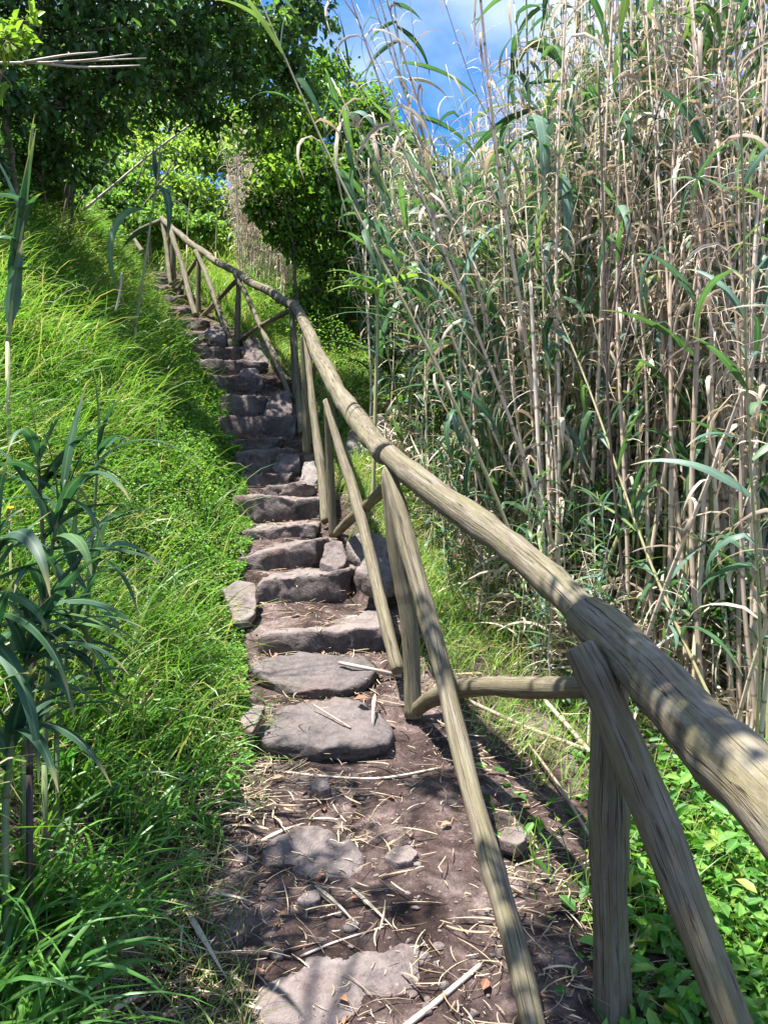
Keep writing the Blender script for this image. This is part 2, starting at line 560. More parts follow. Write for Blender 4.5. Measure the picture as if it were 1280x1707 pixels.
TREELEAF = leaf_mat('tree_leaf', [(0.0, (0.025, 0.075, 0.028)), (0.5, (0.055, 0.135, 0.045)), (0.8, (0.12, 0.24, 0.05)), (1.0, (0.24, 0.37, 0.07))], 0.42, 0.42, streak=0.3, spec=0.35)
BUSHLEAF = leaf_mat('bush_leaf', [(0.0, (0.05, 0.13, 0.022)), (0.5, (0.13, 0.27, 0.04)), (0.9, (0.26, 0.40, 0.06)), (1.0, (0.42, 0.44, 0.08))], 0.45, 0.4, streak=0.2)
FARLEAF_LIT = leaf_mat('far_bush_leaf_lit', [(0.0, (0.07, 0.17, 0.04)), (0.45, (0.19, 0.34, 0.07)), (0.85, (0.36, 0.48, 0.11)), (1.0, (0.55, 0.55, 0.14))], 0.48, 0.45, (1.2, 1.25, 0.7))  # brighter copy of the bush leaf, sunlight on far bushes put into colour
PETAL = leaf_mat('yellow_petal', [(0.0, (0.75, 0.5, 0.03)), (1.0, (0.8, 0.6, 0.05))], 0.3, 0.6, (1, 1, 0.6))
STALK_DRY = make_stalk('cane_stalk_dry', [(0.0, (0.40, 0.30, 0.23)), (0.35, (0.62, 0.49, 0.38)), (0.7, (0.70, 0.59, 0.46)), (1.0, (0.50, 0.40, 0.35))])
STALK_GREEN = make_stalk('cane_stalk_green', [(0.0, (0.20, 0.25, 0.10)), (0.5, (0.36, 0.36, 0.17)), (1.0, (0.46, 0.40, 0.24))], (0.32, 0.28, 0.13))
STALK_SHADE = make_stalk('reed_stalk_shaded', [(0.0, (0.06, 0.10, 0.04)), (1.0, (0.13, 0.17, 0.07))], (0.15, 0.14, 0.07))  # shaded copy of the green stalk, darkened for the near clump
TWIG_DARK = make_stalk('dark_twig', [(0.0, (0.045, 0.03, 0.028)), (1.0, (0.09, 0.065, 0.055))], (0.03, 0.02, 0.02), 0.3)
STALK_OLD = make_stalk('old_cane', [(0.0, (0.26, 0.20, 0.15)), (0.5, (0.36, 0.29, 0.22)), (1.0, (0.45, 0.38, 0.29))])
TWIG_GREY = make_stalk('grey_twig', [(0.0, (0.26, 0.21, 0.18)), (1.0, (0.46, 0.40, 0.34))], (0.25, 0.2, 0.17), 0.3)

# ------------------------------------------------------------------ terrain
# steps: (front top-left px,py) (front top-right px,py) Y, riser bottom py, tread depth m
STEPS = [
    ((430, 1062), (640, 1040), 4.45, 1094, 0.42, 'broad step with a dusty brown face above the two flat slabs'),
    ((424, 968), (585, 950), 5.00, 1004, 0.36, 'pale topped step slab with a grassy foot and dark hollow beneath'),
    ((398, 926), (533, 900), 5.45, 948, 0.34, 'tilted slab step with a black shadowed underside'),
    ((408, 884), (530, 874), 5.85, 896, 0.32, 'thin flat step slab below the large brown block'),
    ((388, 826), (536, 832), 6.35, 868, 0.30, 'large brown block step as wide as the stair'),
    ((438, 812), (522, 806), 6.62, 826, 0.24, 'small pinkish stone step on top of the large brown block'),
    ((400, 796), (486, 790), 6.95, 810, 0.30, 'narrow low step with loose chips lying beside it'),
    ((392, 752), (492, 748), 7.32, 786, 0.26, 'thick dark step with a sloping broken end'),
    ((380, 734), (468, 730), 7.66, 750, 0.32, 'thin dark step slab under the wide black riser'),
    ((362, 696), (498, 692), 8.20, 730, 0.34, 'wide black riser step beside the double posts'),
    ((366, 656), (442, 662), 8.70, 692, 0.34, 'dark rounded step block shorter than its neighbours'),
    ((342, 624), (432, 630), 9.20, 654, 0.40, 'step with white lichen blotches on its face'),
    ((318, 600), (440, 602), 9.80, 622, 0.40, 'dark cracked step just above the lichen spotted one'),
    ((300, 575), (404, 580), 10.4, 597, 0.40, 'step of broken dark blocks at the foot of the lone post'),
    ((284, 552), (372, 556), 11.0, 572, 0.40, 'step with a squared stone end near the thin brace foot'),
    ((270, 530), (346, 532), 11.6, 549, 0.40, 'sunlit step second above the squared stone end'),
    ((262, 510), (328, 512), 12.2, 527, 0.40, 'pinkish upper step beside the far yellow post'),
    ((254, 492), (312, 494), 12.8, 508, 0.38, 'third step from the top of the stair'),
    ((247, 475), (302, 478), 13.3, 490, 0.36, 'step next to the topmost one'),
    ((241, 462), (294, 464), 13.8, 474, 0.36, 'topmost step where the path turns away'),
]


def zof(py, Y): return CAMZ - (py - 853.5) / F * Y


prof = [(-20, -2.6), (0, -0.05), (1, 0.10), (2, 0.27), (2.6, 0.40), (3.1, 0.50), (3.34, 0.525), (3.5, 0.59), (3.78, 0.66), (3.88, 0.67), (4.05, 0.72), (4.2, 0.765), (4.38, 0.78)]
for (a, b, Y, pb, dp, lb) in STEPS:
    zt = zof((a[1] + b[1]) / 2, Y)
    prof += [(Y + 0.02, zof(pb, Y) - 0.01), (Y + 0.14, zt - 0.018)]
prof += [(14.4, 6.0), (16, 7.1), (20, 9.6), (26, 11.5), (60, 14.0)]
PROF = np.array(prof)
SMO = np.array([(-20, -2.6), (0, -0.05), (1, 0.10), (2, 0.27), (3.3, 0.55), (4.4, 0.86), (5, 1.1), (5.9, 1.45), (6.6, 1.8), (7.3, 2.1), (8.2, 2.52), (9.2, 3.15), (10.4, 3.8), (11.6, 4.45), (13.3, 5.45), (14.4, 6.0), (16, 7.1), (20, 9.6), (26, 11.5), (60, 14.0)])
EDGE = [(-20, 90, 1120)]
XL = np.array([(-20, -0.5), (1.0, -0.42), (2.0, -0.60), (2.6, -0.72), (3.3, -0.66), (4.4, -0.90), (5.1, -1.05), (5.9, -1.10), (6.6, -1.28), (7.4, -1.46), (8.2, -1.74), (9.0, -1.95), (9.8, -2.42), (10.7, -2.75), (12, -3.40), (13.5, -4.12), (14.3, -4.6), (16, -8), (60, -30)])
XR = np.array([(-20, 0.5), (1.0, 0.45), (2.0, 0.40), (2.6, 0.28), (3.6, 0.16), (4.5, 0.02), (5.9, -0.36), (7.2, -0.72), (8.2, -0.95), (9.0, -1.10), (10.7, -2.02), (12, -2.85), (13.5, -3.6), (14.3, -3.8), (16, -5), (60, -20)])


def xl(Y): return np.interp(Y, XL[:, 0], XL[:, 1])
def xr(Y): return np.interp(Y, XR[:, 0], XR[:, 1])


def sstep(x, a, b):
    t = np.clip((x - a) / (b - a), 0, 1)
    return t * t * (3 - 2 * t)


def terr(X, Y, fine=True):
    X = np.asarray(X, float); Y = np.asarray(Y, float)
    zs = np.interp(Y, SMO[:, 0], SMO[:, 1])
    zp = np.interp(Y, PROF[:, 0], PROF[:, 1])
    dl = xl(Y) - X
    dr = X - xr(Y)
    inp = sstep(dl, 0.25, -0.02) * sstep(dr, 0.35, 0.02)
    z = zs * (1 - inp) + zp * inp
    d = np.maximum(dl, 0)
    bank = 1.12 * (np.sqrt(d * d + 0.04) - 0.2)
    top = 2.35 + 0.2 * n2(Y, X, 0.8)
    bank = np.where(bank > top, top + (bank - top) * 0.30, bank)
    bank = bank * (1 + 0.12 * n2(X, Y, 1.1, o=5))
    z = z + bank * sstep(Y, 17, 14)
    dd = np.maximum(dr, 0)
    z = z - 0.16 * np.minimum(dd, 1.3) - 0.05 * np.clip(dd - 1.3, 0, 5) + 0.05 * n2(X, Y, 2.2, o=11) * np.minimum(dd, 1)
    z = z - sstep(Y, 12, 22) * np.clip(X + 2.5, 0, 8) * 0.22
    if fine:
        z = z + 0.018 * n2(X, Y, 7, o=17) * (1 - 0.4 * inp) + 0.008 * n2(X, Y, 19, o=23)
    return z


gx = np.concatenate([np.linspace(-60, -9, 12), np.linspace(-8.5, -2.6, 50), np.linspace(-2.5, 1.9, 150), np.linspace(2, 9, 40), np.linspace(10, 60, 12)])
gy = np.concatenate([np.linspace(-20, 0.4, 14), np.linspace(0.6, 6, 190), np.linspace(6.05, 14.6, 210), np.linspace(15, 24, 20), np.linspace(26, 90, 10)])
GX, GY = np.meshgrid(gx, gy)
GZ = terr(GX, GY)
mb = MB()
nx, ny = len(gx), len(gy)
ii = (np.arange(ny - 1)[:, None] * nx + np.arange(nx - 1)[None, :])
mb.add(np.stack([GX, GY, GZ], -1).reshape(-1, 3), np.stack([ii, ii + 1, ii + nx + 1, ii + nx], -1).reshape(-1, 4))
ground = mb.build('ground', SOIL)
tag(ground, kind='structure')


def tz(x, y): return float(terr(x, y))


# ------------------------------------------------------------------ stones
def rock_mesh(name, outline, plane, thick, seed, mat=STONE, amp=0.012, n=64, inset=0.82, dome=0.0, sink=0.0):
    """a slab: irregular outline (x, y), top plane z0 + ax + by about the centre, given thickness"""
    o = np.asarray(outline, float)
    c = o.mean(0)
    q = np.vstack([o, o[:1]])
    ln = np.concatenate([[0], np.cumsum(np.linalg.norm(np.diff(q, axis=0), axis=1))])
    s = np.linspace(0, ln[-1], n, endpoint=False)
    e = np.stack([np.interp(s, ln, q[:, 0]), np.interp(s, ln, q[:, 1])], -1)
    e = (np.roll(e, 1, 0) + 2 * e + np.roll(e, -1, 0)) / 4
    re_ = np.random.default_rng(seed + 900)
    jag = np.interp(np.arange(n), np.arange(0, n + 1, 4), np.append(re_.normal(0, 1, n // 4), 0) if n % 4 == 0 else np.resize(re_.normal(0, 1, n), len(np.arange(0, n + 1, 4))))
    e = c + (e - c) * (1 + 0.022 * jag + 0.010 * re_.normal(0, 1, n))[:, None]
    z0, ax, by = plane
    z0 -= sink
    rings = []
    for (k, dz) in ((0.001, 0), (0.15, 0), (0.3, 0), (0.45, 0), (0.6, 0), (0.72, 0), (0.83, 0), (0.92, -0.0), (0.975, -0.02), (1.0, -0.09), (1.005, -0.2), (1.0, -0.32), (0.99, -0.46), (0.975, -0.62), (0.955, -0.8), (inset, -1.0)):
        xy = c + (e - c) * k
        z = z0 + (xy[:, 0] - c[0]) * ax + (xy[:, 1] - c[1]) * by + dz * thick + dome * (1 - k * k if dz == 0 else 0)
        rings.append(np.column_stack([xy, z]))
    v = np.concatenate(rings)
    m = len(rings)
    so_ = Vector((seed * 7.7, seed * 1.3, 0))
    for i in range(len(v)):
        p = Vector(v[i])
        w = (p * 5.0 + so_)
        big = np.array(mnoise.noise_vector(w)) * 1.5
        # angular breaks: each cell of the rock is shoved its own way
        cell = np.array(mnoise.cell_vector(Vector((p.x * 7 + seed, p.y * 7, p.z * 11)) + 0.8 * mnoise.noise_vector(p * 9 + so_))) - 0.5
        fine = np.array(mnoise.turbulence_vector(p * 16 + so_, 3, True)) - 0.3
        d = (big + 1.15 * cell + 0.8 * fine) * amp
        k = i // n
        v[i] += d * (np.array([0.2, 0.2, 0.45]) if k < 5 else np.array([0.8, 0.8, 0.7]))
    i0 = (np.arange(m - 1) * n)[:, None]
    j = np.arange(n)[None, :]
    q = np.stack([i0 + j, i0 + n + j, i0 + n + (j + 1) % n, i0 + (j + 1) % n], -1).reshape(-1, 4)
    bm = MB()
    bm.add(v, q)
    ob = bm.build(name, mat)
    shift_to(ob, (c[0], c[1], z0 - thick))
    return ob


def unproj(pts, Yf, Yb):
    """photo outline -> ground outline, depth running from Yf (lowest pixel) to Yb (highest)"""
    ys = [p[1] for p in pts]
    lo, hi = max(ys), min(ys)
    out = []
    for (px, py) in pts:
        Y = Yf + (Yb - Yf) * (lo - py) / (lo - hi)
        out.append(P(px, py, Y))
    return np.array(out)


def slab_px(name, label, cat, pts, Yf, Yb, thick, seed, mat=STONE, amp=0.010, group=None, **kw):
    w = unproj(pts, Yf, Yb)
    c = w.mean(0)
    A = np.column_stack([np.ones(len(w)), w[:, 0] - c[0], w[:, 1] - c[1]])
    co = np.linalg.lstsq(A, w[:, 2], rcond=None)[0]
    return tag(rock_mesh(name, w[:, :2], co, thick, seed, mat, amp, **kw), label, cat, group)


GS = 'stone steps of the stair'
slab_px('stone_step', 'flat dark oval slab with a straw on it, lowest step of the stair', 'step',
        [(420, 1215), (448, 1188), (500, 1170), (555, 1160), (612, 1174), (645, 1196), (660, 1212), (648, 1234), (600, 1246), (545, 1244), (490, 1244), (440, 1234)], 3.28, 3.76, 0.085, 1, STONE_DARK, 0.022, group=GS, inset=0.86)
slab_px('stone_step', 'flat dark slab right behind the lowest oval one, stick lying on its end', 'step',
        [(418, 1112), (440, 1096), (500, 1090), (560, 1092), (615, 1098), (638, 1112), (618, 1130), (570, 1146), (520, 1146), (468, 1136), (432, 1126)], 3.84, 4.22, 0.085, 2, STONE_DARK, 0.022, group=GS, inset=0.86)
for k, (a, b, Y, pb, dp, lb) in enumerate(STEPS):
    r = np.random.default_rng(100 + k)
    A, B = P(*a, Y), P(*b, Y + r.uniform(-0.04, 0.04))
    th = zof((a[1] + b[1]) / 2, Y) - zof(pb, Y) + 0.05
    m = 5
    fr = [A + (B - A) * t + np.array([0, r.uniform(-0.035, 0.035), 0]) for t in np.linspace(0, 1, m)]
    bk = [A + (B - A) * t + np.array([r.uniform(-0.04, 0.04), dp * r.uniform(0.8, 1.1), 0]) for t in np.linspace(1, 0, m)]
    o = np.array(fr + bk)[:, :2]
    cy = o[:, 1].mean()
    z0 = (A[2] + B[2]) / 2
    ax = (B[2] - A[2]) / (B[0] - A[0])
    by = 0.05
    ob = rock_mesh('stone_step', o, (z0 + by * (cy - Y), ax, by), th, 10 + k, STONE, 0.026 if k > 3 else 0.022, n=80, inset=0.78)
    tag(ob, lb, 'step', GS)

# other stones beside and in the path
GR = 'loose stones beside the path'
slab_px('flat_stone', 'grey flat stone tilted at the grass edge beside the pale step', 'stone', [(372, 985), (395, 968), (425, 972), (428, 1010), (420, 1032), (392, 1036), (380, 1010)], 4.55, 4.95, 0.07, 41, group=GR)
slab_px('flat_stone', 'bare pale rock worn level with the earth below the steps', 'stone', [(430, 1440), (440, 1385), (500, 1355), (560, 1370), (610, 1420), (600, 1470), (540, 1500), (470, 1490)], 2.47, 2.77, 0.11, 42, amp=0.024, dome=0.028, sink=0.028, group=GR)
slab_px('flat_stone', 'broad pale rock with a white mark at the very front of the path', 'stone', [(330, 1690), (380, 1620), (480, 1570), (600, 1555), (720, 1570), (760, 1640), (720, 1740), (600, 1800), (400, 1790)], 1.82, 2.30, 0.12, 43, amp=0.034, dome=0.05, sink=0.04, group=GR)
slab_px('flat_stone', 'small dark stone tucked beside the left end of the lowest slab', 'stone', [(405, 1215), (402, 1195), (420, 1175), (440, 1175), (432, 1205), (420, 1222)], 3.30, 3.5, 0.05, 44, group=GR)
slab_px('boulder', 'pale lichened boulder behind the rail among the reeds', 'stone', [(575, 745), (585, 705), (610, 690), (640, 692), (655, 715), (650, 745), (610, 755)], 7.4, 7.9, 0.35, 45, STONE_PALE, 0.03, group=GR)
slab_px('boulder', 'dark rock with a pale cap beside the lone middle post', 'stone', [(405, 590), (405, 570), (425, 560), (450, 575), (480, 598), (470, 618), (430, 615)], 9.9, 10.5, 0.3, 46, STONE, 0.03, group=GR)
for q, (pts, ya, yb, lb) in enumerate([
    ([(575, 905), (600, 885), (640, 895), (655, 920), (640, 940), (600, 935)], 5.2, 5.55, 'reddish flat rock under the diagonal brace beyond the fence'),
    ([(590, 955), (610, 925), (650, 930), (670, 960), (640, 975)], 4.75, 5.1, 'reddish broken rock just below the diagonal brace'),
    ([(535, 935), (545, 905), (570, 900), (578, 930), (560, 950)], 5.05, 5.35, 'loose chipped stone at the right end of the tilted slab step'),
    ([(500, 800), (508, 770), (525, 768), (530, 800), (515, 815)], 6.7, 7.0, 'upright pale chip beside the low narrow step'),
    ([(452, 778), (465, 758), (498, 752), (502, 775), (475, 790)], 7.1, 7.35, 'slanted broken slab at the end of the thick dark step'),
    ([(440, 690), (450, 655), (480, 650), (490, 685), (465, 695)], 8.5, 8.8, 'dark rough stone between the steps and the double posts'),
    ([(395, 640), (402, 615), (430, 612), (440, 640)], 9.2, 9.5, 'squared dark stone filling the step corner below the lone post'),
    ([(340, 560), (345, 545), (372, 545), (378, 565), (360, 572)], 10.7, 11.0, 'squared stone block at the stair edge beside the third brace foot'),
    ([(640, 1425), (655, 1412), (680, 1408), (698, 1420), (690, 1432), (660, 1436)], 2.6, 2.72, 'thumb sized grey stone lying in the middle of the earth path'),
    ([(832, 1400), (838, 1378), (868, 1376), (880, 1395), (862, 1408)], 2.65, 2.8, 'dark stone at the fence side of the earth path'),
    ([(495, 1500), (505, 1485), (530, 1482), (535, 1498), (512, 1508)], 2.4, 2.46, 'small reddish chip beside the worn pale rock'),
    ([(520, 1310), (530, 1296), (548, 1298), (552, 1312), (535, 1318)], 3.0, 3.08, 'pebble of grey stone below the lowest slab'),
]):
    slab_px('loose_stone', lb, 'stone', pts, ya, yb, 0.05 if q >= 8 else 0.12, 60 + q, STONE if q % 3 else STONE_PALE if q == 3 else STONE, 0.016 if q < 8 else 0.006, group=GR)

# pebbles and crumbs of earth
mb = MB()
N = 2600
Yp = 1.6 + 9.0 * R.random(N) ** 1.9
Xp = xl(Yp) + (xr(Yp) + 0.15 - xl(Yp)) * R.random(N)
import bmesh
bm_ = bmesh.new()
bmesh.ops.create_icosphere(bm_, subdivisions=2, radius=1.0)
ico = np.array([v.co for v in bm_.verts])
tri = np.array([[v.index for v in f.verts] for f in bm_.faces])
bm_.free()
sz = 0.0018 + 0.010 * R.random(N) ** 4 + 0.022 * R.random(N) ** 22
warp = 1 + 0.28 * np.sin(ico[None] @ R.normal(0, 2.2, (N, 3, 1)) + R.uniform(0, 6, (N, 1, 1)))
sq = np.stack([R.uniform(0.7, 1.5, N), R.uniform(0.7, 1.5, N), R.uniform(0.35, 0.8, N)], -1)
ra = R.uniform(0, 6.28, N)
v = ico[None] * warp * sq[:, None] * sz[:, None, None]
v = np.stack([v[..., 0] * np.cos(ra)[:, None] - v[..., 1] * np.sin(ra)[:, None], v[..., 0] * np.sin(ra)[:, None] + v[..., 1] * np.cos(ra)[:, None], v[..., 2]], -1)
v = v + np.stack([Xp, Yp, terr(Xp, Yp) + sz * 0.1], -1)[:, None]
mb.add(v.reshape(-1, 3), (np.arange(N)[:, None, None] * len(ico) + tri[None]).reshape(-1, 3))
o = mb.build('gravel', STONE)
tag(o, 'crumbs of stone and earth strewn over the dirt path', 'gravel', kind='stuff')

# ------------------------------------------------------------------ fence
fence = empty('wooden_fence', P(1017, 1800, 2.05), 'rustic fence of weathered round poles with slanting braces climbing beside the stair', 'fence')
FI = np.array(fence.location)


def pole(name, pts, rnd, label=None, n=None, sides=18, rough=0.05):
    """pts: (px, py, Y, diameter in px)"""
    w = np.array([P(a, b, c) for a, b, c, d in pts]) - FI
    r = np.array([d * c / F / 2 for a, b, c, d in pts])
    ln = np.linalg.norm(np.diff(w, axis=0), axis=1).sum()
    k = n or max(10, int(ln / 0.03))
    if len(pts) > 2:
        q = catmull(np.column_stack([w, r]), k)
    else:
        t = np.linspace(0, 1, k)[:, None]
        q = np.column_stack([w, r])[0] * (1 - t) + np.column_stack([w, r])[1] * t
    # a slight natural wander
    wob = np.stack([np.sin(np.arange(k) * 0.13 + rnd * 40), np.sin(np.arange(k) * 0.10 + rnd * 70), np.sin(np.arange(k) * 0.12 + rnd * 20)], -1) * q[:, 3:4] * 0.16
    rr = q[:, 3].copy()
    pts_ = q[:, :3] + wob
    rk = np.random.default_rng(int(rnd * 1000))
    s_ = np.linspace(0, ln, k)
    lump = 1 + 0.05 * np.sin(s_ * 5.1 + rnd * 50) + 0.035 * np.sin(s_ * 13.7 + rnd * 90)
    for kx in rk.uniform(0, ln, int(ln * 2.2)):        # knots
        lump = lump + 0.10 * np.exp(-((s_ - kx) / 0.035) ** 2)
    rr = rr * lump
    # rounded sawn ends
    d0 = norm(pts_[0] - pts_[1]); d1 = norm(pts_[-1] - pts_[-2])
    pts_ = np.vstack([pts_[0] + d0 * rr[0] * 0.10, pts_, pts_[-1] + d1 * rr[-1] * 0.10])
    rr = np.concatenate([[rr[0] * 0.84], rr, [rr[-1] * 0.84]])
    mb = MB()
    tube(mb, pts_, rr, sides, rnd, rough, seed=rnd * 31)
    o = mb.build(name, WOOD, fence)
    if label: o['label'] = label
    return o


pole('rail', [(1640, 1640, 0.78, 180), (1420, 1455, 1.02, 152), (1280, 1328, 1.28, 130), (1150, 1205, 1.60, 114), (1060, 1106, 1.92, 92), (985, 1034, 2.17, 76)], 0.11, 'thick cracked near length of handrail', rough=0.07)
pole('rail', [(1060, 1100, 1.95, 58), (930, 985, 2.38, 54), (800, 876, 2.9, 50), (720, 812, 3.25, 44), (632, 748, 3.72, 37)], 0.27)
pole('rail', [(645, 759, 3.62, 38), (597, 702, 4.35, 34), (562, 650, 5.0, 30), (535, 600, 5.8, 25), (519, 565, 6.5, 21), (507, 537, 7.3, 18), (492, 512, 8.4, 15)], 0.43, 'pale curved handrail length')
pole('rail', [(498, 520, 8.1, 17), (480, 504, 8.8, 15.5), (440, 482, 9.8, 14), (395, 456, 10.9, 12), (345, 425, 12.2, 11)], 0.58)
pole('rail', [(352, 430, 12.0, 11), (318, 405, 12.8, 10.5), (295, 387, 13.3, 10), (270, 364, 13.95, 9)], 0.66)
pole('rail', [(276, 366, 13.9, 7), (245, 377, 14.3, 7), (222, 390, 14.6, 6)], 0.75, 'short dark rail turning off at the top')

pole('post', [(1017, 1830, 2.06, 64), (1018, 1480, 2.06, 63), (1020, 1105, 2.06, 60)], 0.18, 'near black shaded upright')
pole('post', [(690, 1194, 3.62, 31), (680, 1050, 3.62, 29), (664, 940, 3.62, 28), (650, 792, 3.62, 26)], 0.31)
pole('post', [(554, 896, 5.9, 14), (551, 780, 5.85, 13), (546, 665, 5.75, 12)], 0.36)
pole('post', [(511, 756, 7.25, 15), (509, 650, 7.25, 13), (507, 560, 7.2, 11)], 0.47)
pole('post', [(493, 668, 9.0, 10), (490, 590, 8.9, 9.5), (486, 516, 8.6, 9)], 0.53)
pole('post', [(394, 592, 10.9, 10), (396, 520, 10.9, 9.5), (399, 458, 10.9, 9)], 0.62)
pole('post', [(331, 534, 12.3, 9), (332, 435, 12.3, 8)], 0.68, 'yellowish far upright')
pole('post', [(291, 480, 13.5, 9), (288, 385, 13.4, 8)], 0.71)
pole('post', [(283, 470, 13.9, 8), (276, 372, 13.9, 8)], 0.73)
pole('post', [(252, 448, 14.4, 6), (247, 375, 14.3, 5.5)], 0.76)

pole('brace', [(1262, 1800, 1.72, 68), (1222, 1700, 1.77, 66), (1110, 1400, 1.87, 64), (1022, 1195, 1.93, 60), (964, 1082, 1.96, 54)], 0.22, 'near brace with a slanting sawn top')
pole('brace', [(893, 1740, 1.95, 46), (842, 1530, 2.2, 41), (793, 1335, 2.52, 35), (742, 1140, 2.92, 33), (687, 944, 3.30, 30), (649, 787, 3.58, 26)], 0.33)
pole('brace', [(662, 1120, 3.82, 22), (632, 985, 4.25, 20), (600, 862, 4.75, 19), (570, 755, 5.2, 17), (545, 668, 5.55, 15)], 0.38)
pole('brace', [(544, 870, 6.0, 15), (528, 730, 6.45, 14), (510, 556, 7.05, 11)], 0.44)
pole('brace', [(502, 722, 7.6, 11), (496, 630, 8.0, 10), (485, 514, 8.45, 8.5)], 0.51)
pole('brace', [(486, 664, 8.9, 9), (440, 555, 9.9, 8.5), (393, 458, 10.8, 7.5)], 0.57)
pole('brace', [(388, 584, 10.8, 9), (360, 500, 11.5, 8.5), (327, 418, 12.3, 7.5)], 0.61)
pole('brace', [(326, 526, 12.1, 9), (305, 448, 12.8, 8.5), (282, 374, 13.5, 8)], 0.69)
pole('brace', [(285, 474, 13.2, 7), (272, 368, 13.9, 7)], 0.74)
pole('brace', [(238, 420, 13.9, 7), (219, 391, 14.3, 6)], 0.77)

pole('cross_brace', [(692, 1182, 3.66, 25), (730, 1160, 3.35, 28), (790, 1148, 3.0, 32), (870, 1146, 2.6, 36), (985, 1142, 2.15, 37)], 0.24, 'crooked low pole between the two nearest uprights')
pole('cross_brace', [(560, 890, 5.9, 15), (600, 852, 5.0, 18), (648, 808, 4.15, 19)], 0.35)
pole('cross_brace', [(512, 640, 7.5, 9), (530, 600, 6.6, 10)], 0.46)
pole('cross_brace', [(399, 568, 10.9, 7), (440, 540, 9.9, 7.5), (484, 518, 8.7, 8)], 0.55)
pole('cross_brace', [(337, 528, 12.3, 7), (396, 466, 10.9, 7.5)], 0.63)
pole('cross_brace', [(298, 482, 13.4, 6), (328, 432, 12.3, 6.5)], 0.7)

# ------------------------------------------------------------------ grass and herbs
def in_view(x, y, m=0.12):
    return (y > 0.4) & (np.abs(x) < (640 / F + m) * y + 0.35)


def scatter(n, fx, ylo, yhi, pw=1.6):
    Y = ylo + (yhi - ylo) * R.random(n) ** pw
    return fx(Y, n), Y


mb = MB()
# long thin grass over the left bank, growing in tufts
def tufts(n, fx, ylo, yhi, pw, per, keepf, lmin, lmax, wmin, wmax, spread=0.05, dryp=0.1, lean=0.0, rmean=0.45, K=5):
    X, Y = scatter(n, fx, ylo, yhi, pw)
    k = in_view(X, Y) & keepf(X, Y)
    X, Y = X[k], Y[k]
    M = len(X)
    th = R.uniform(0.6, 1.25, M)
    tr_ = R.normal(0, 0.14, M)
    tdry = np.clip(R.normal(dryp, 0.12, M) + 0.35 * np.clip(n2(X, Y, 1.6, o=26) - 0.25, 0, 1), 0, 0.9)
    tr_ = tr_ + 0.16 * n2(X, Y, 1.9, o=6)
    i = np.repeat(np.arange(M), per)
    N = len(i)
    sp = spread * (1 + 0.06 * Y[i])
    x = X[i] + R.normal(0, 1, N) * sp
    y = Y[i] + R.normal(0, 1, N) * sp
    far = 1 + np.clip(Y[i] - 4, 0, 8) * 0.10
    rd = np.clip(rmean + tr_[i] + R.normal(0, 0.12, N), 0, 0.83)
    rd = np.where(R.random(N) < tdry[i], R.uniform(0.84, 1, N), rd)
    az = np.where(R.random(N) < 0.6, R.normal(lean, 0.8, N), R.uniform(-3.2, 3.2, N))
    blades(mb, np.stack([x, y, terr(x, y) - 0.012], -1), az, R.uniform(0.8, 1.5, N), th[i] * R.uniform(lmin, lmax, N), R.uniform(wmin, wmax, N) * far,
           R.uniform(0.8, 2.6, N), K, rd, curl=R.normal(0, 0.45, N), roll=R.normal(0, 0.6, N), power=1.5)


def kbank(X, Y):
    d = xl(Y) - X
    cl = n2(X, Y, 2.6, o=3)
    near = sstep(Y, 3.4, 2.2)
    herb = sstep(Y, 3.2, 4.2) * sstep(d, 1.0, 0.45)
    return (R.random(len(X)) < np.clip(0.55 + 0.35 * cl + 0.3 * np.minimum(d, 1), 0.1, 1) * (1 - 0.8 * herb) * (1 - 0.6 * sstep(Y, 2.9, 2.2))) & (d > 0.04 + 0.42 * near * (0.4 + R.random(len(X))))


tufts(8800, lambda Y, n: xl(Y) - 3.9 * R.random(n) ** 0.95, 1.15, 15.5, 1.5, 14, kbank, 0.22, 0.60, 0.006, 0.0125, spread=0.045, dryp=0.13)
o = mb.build('grass', GRASS)
tag(o, 'long fine green grass covering the sunny bank beside the stair', 'grass', kind='stuff')

# broad drooping blades low on the near bank
mb = MB()
tuft = []
for (px, py, Yd, nb, sc) in [(20, 1450, 1.65, 46, 1.0), (110, 1420, 1.9, 44, 0.9), (-60, 1560, 1.45, 40, 1.1), (60, 1600, 1.5, 22, 0.8), (190, 1290, 2.3, 50, 0.85), (110, 1300, 2.1, 46, 0.9), (-20, 1290, 1.8, 46, 1.0),
                             (290, 1210, 2.75, 46, 0.75), (210, 1170, 2.65, 50, 0.8), (330, 1120, 3.1, 40, 0.7), (120, 1130, 2.6, 40, 0.9), (-90, 1400, 1.5, 40, 1.1), (250, 1090, 3.1, 40, 0.7), (60, 1210, 2.1, 40, 0.9), (0, 1700, 1.35, 24, 0.8)]:
    b = P(px, py, Yd)
    tuft.append((b[0], Yd, nb, sc))
for (x0, y0, nb, sc) in tuft:
    x = x0 + R.normal(0, 0.05, nb); y = y0 + R.normal(0, 0.05, nb)
    blades(mb, np.stack([x, y, terr(x, y) - 0.01], -1), R.normal(-0.5, 1.1, nb), R.uniform(0.9, 1.5, nb), R.uniform(0.28, 0.62, nb) * sc, R.uniform(0.010, 0.021, nb) * sc, R.uniform(1.2, 2.5, nb), 9,
           R.random(nb), curl=R.normal(0, 0.35, nb), roll=R.normal(0, 0.4, nb), shape='leaf', fold=0.22)
o = mb.build('grass', BROAD)
tag(o, 'broad dark green arching blades on the shaded foot of the bank', 'grass', kind='stuff')

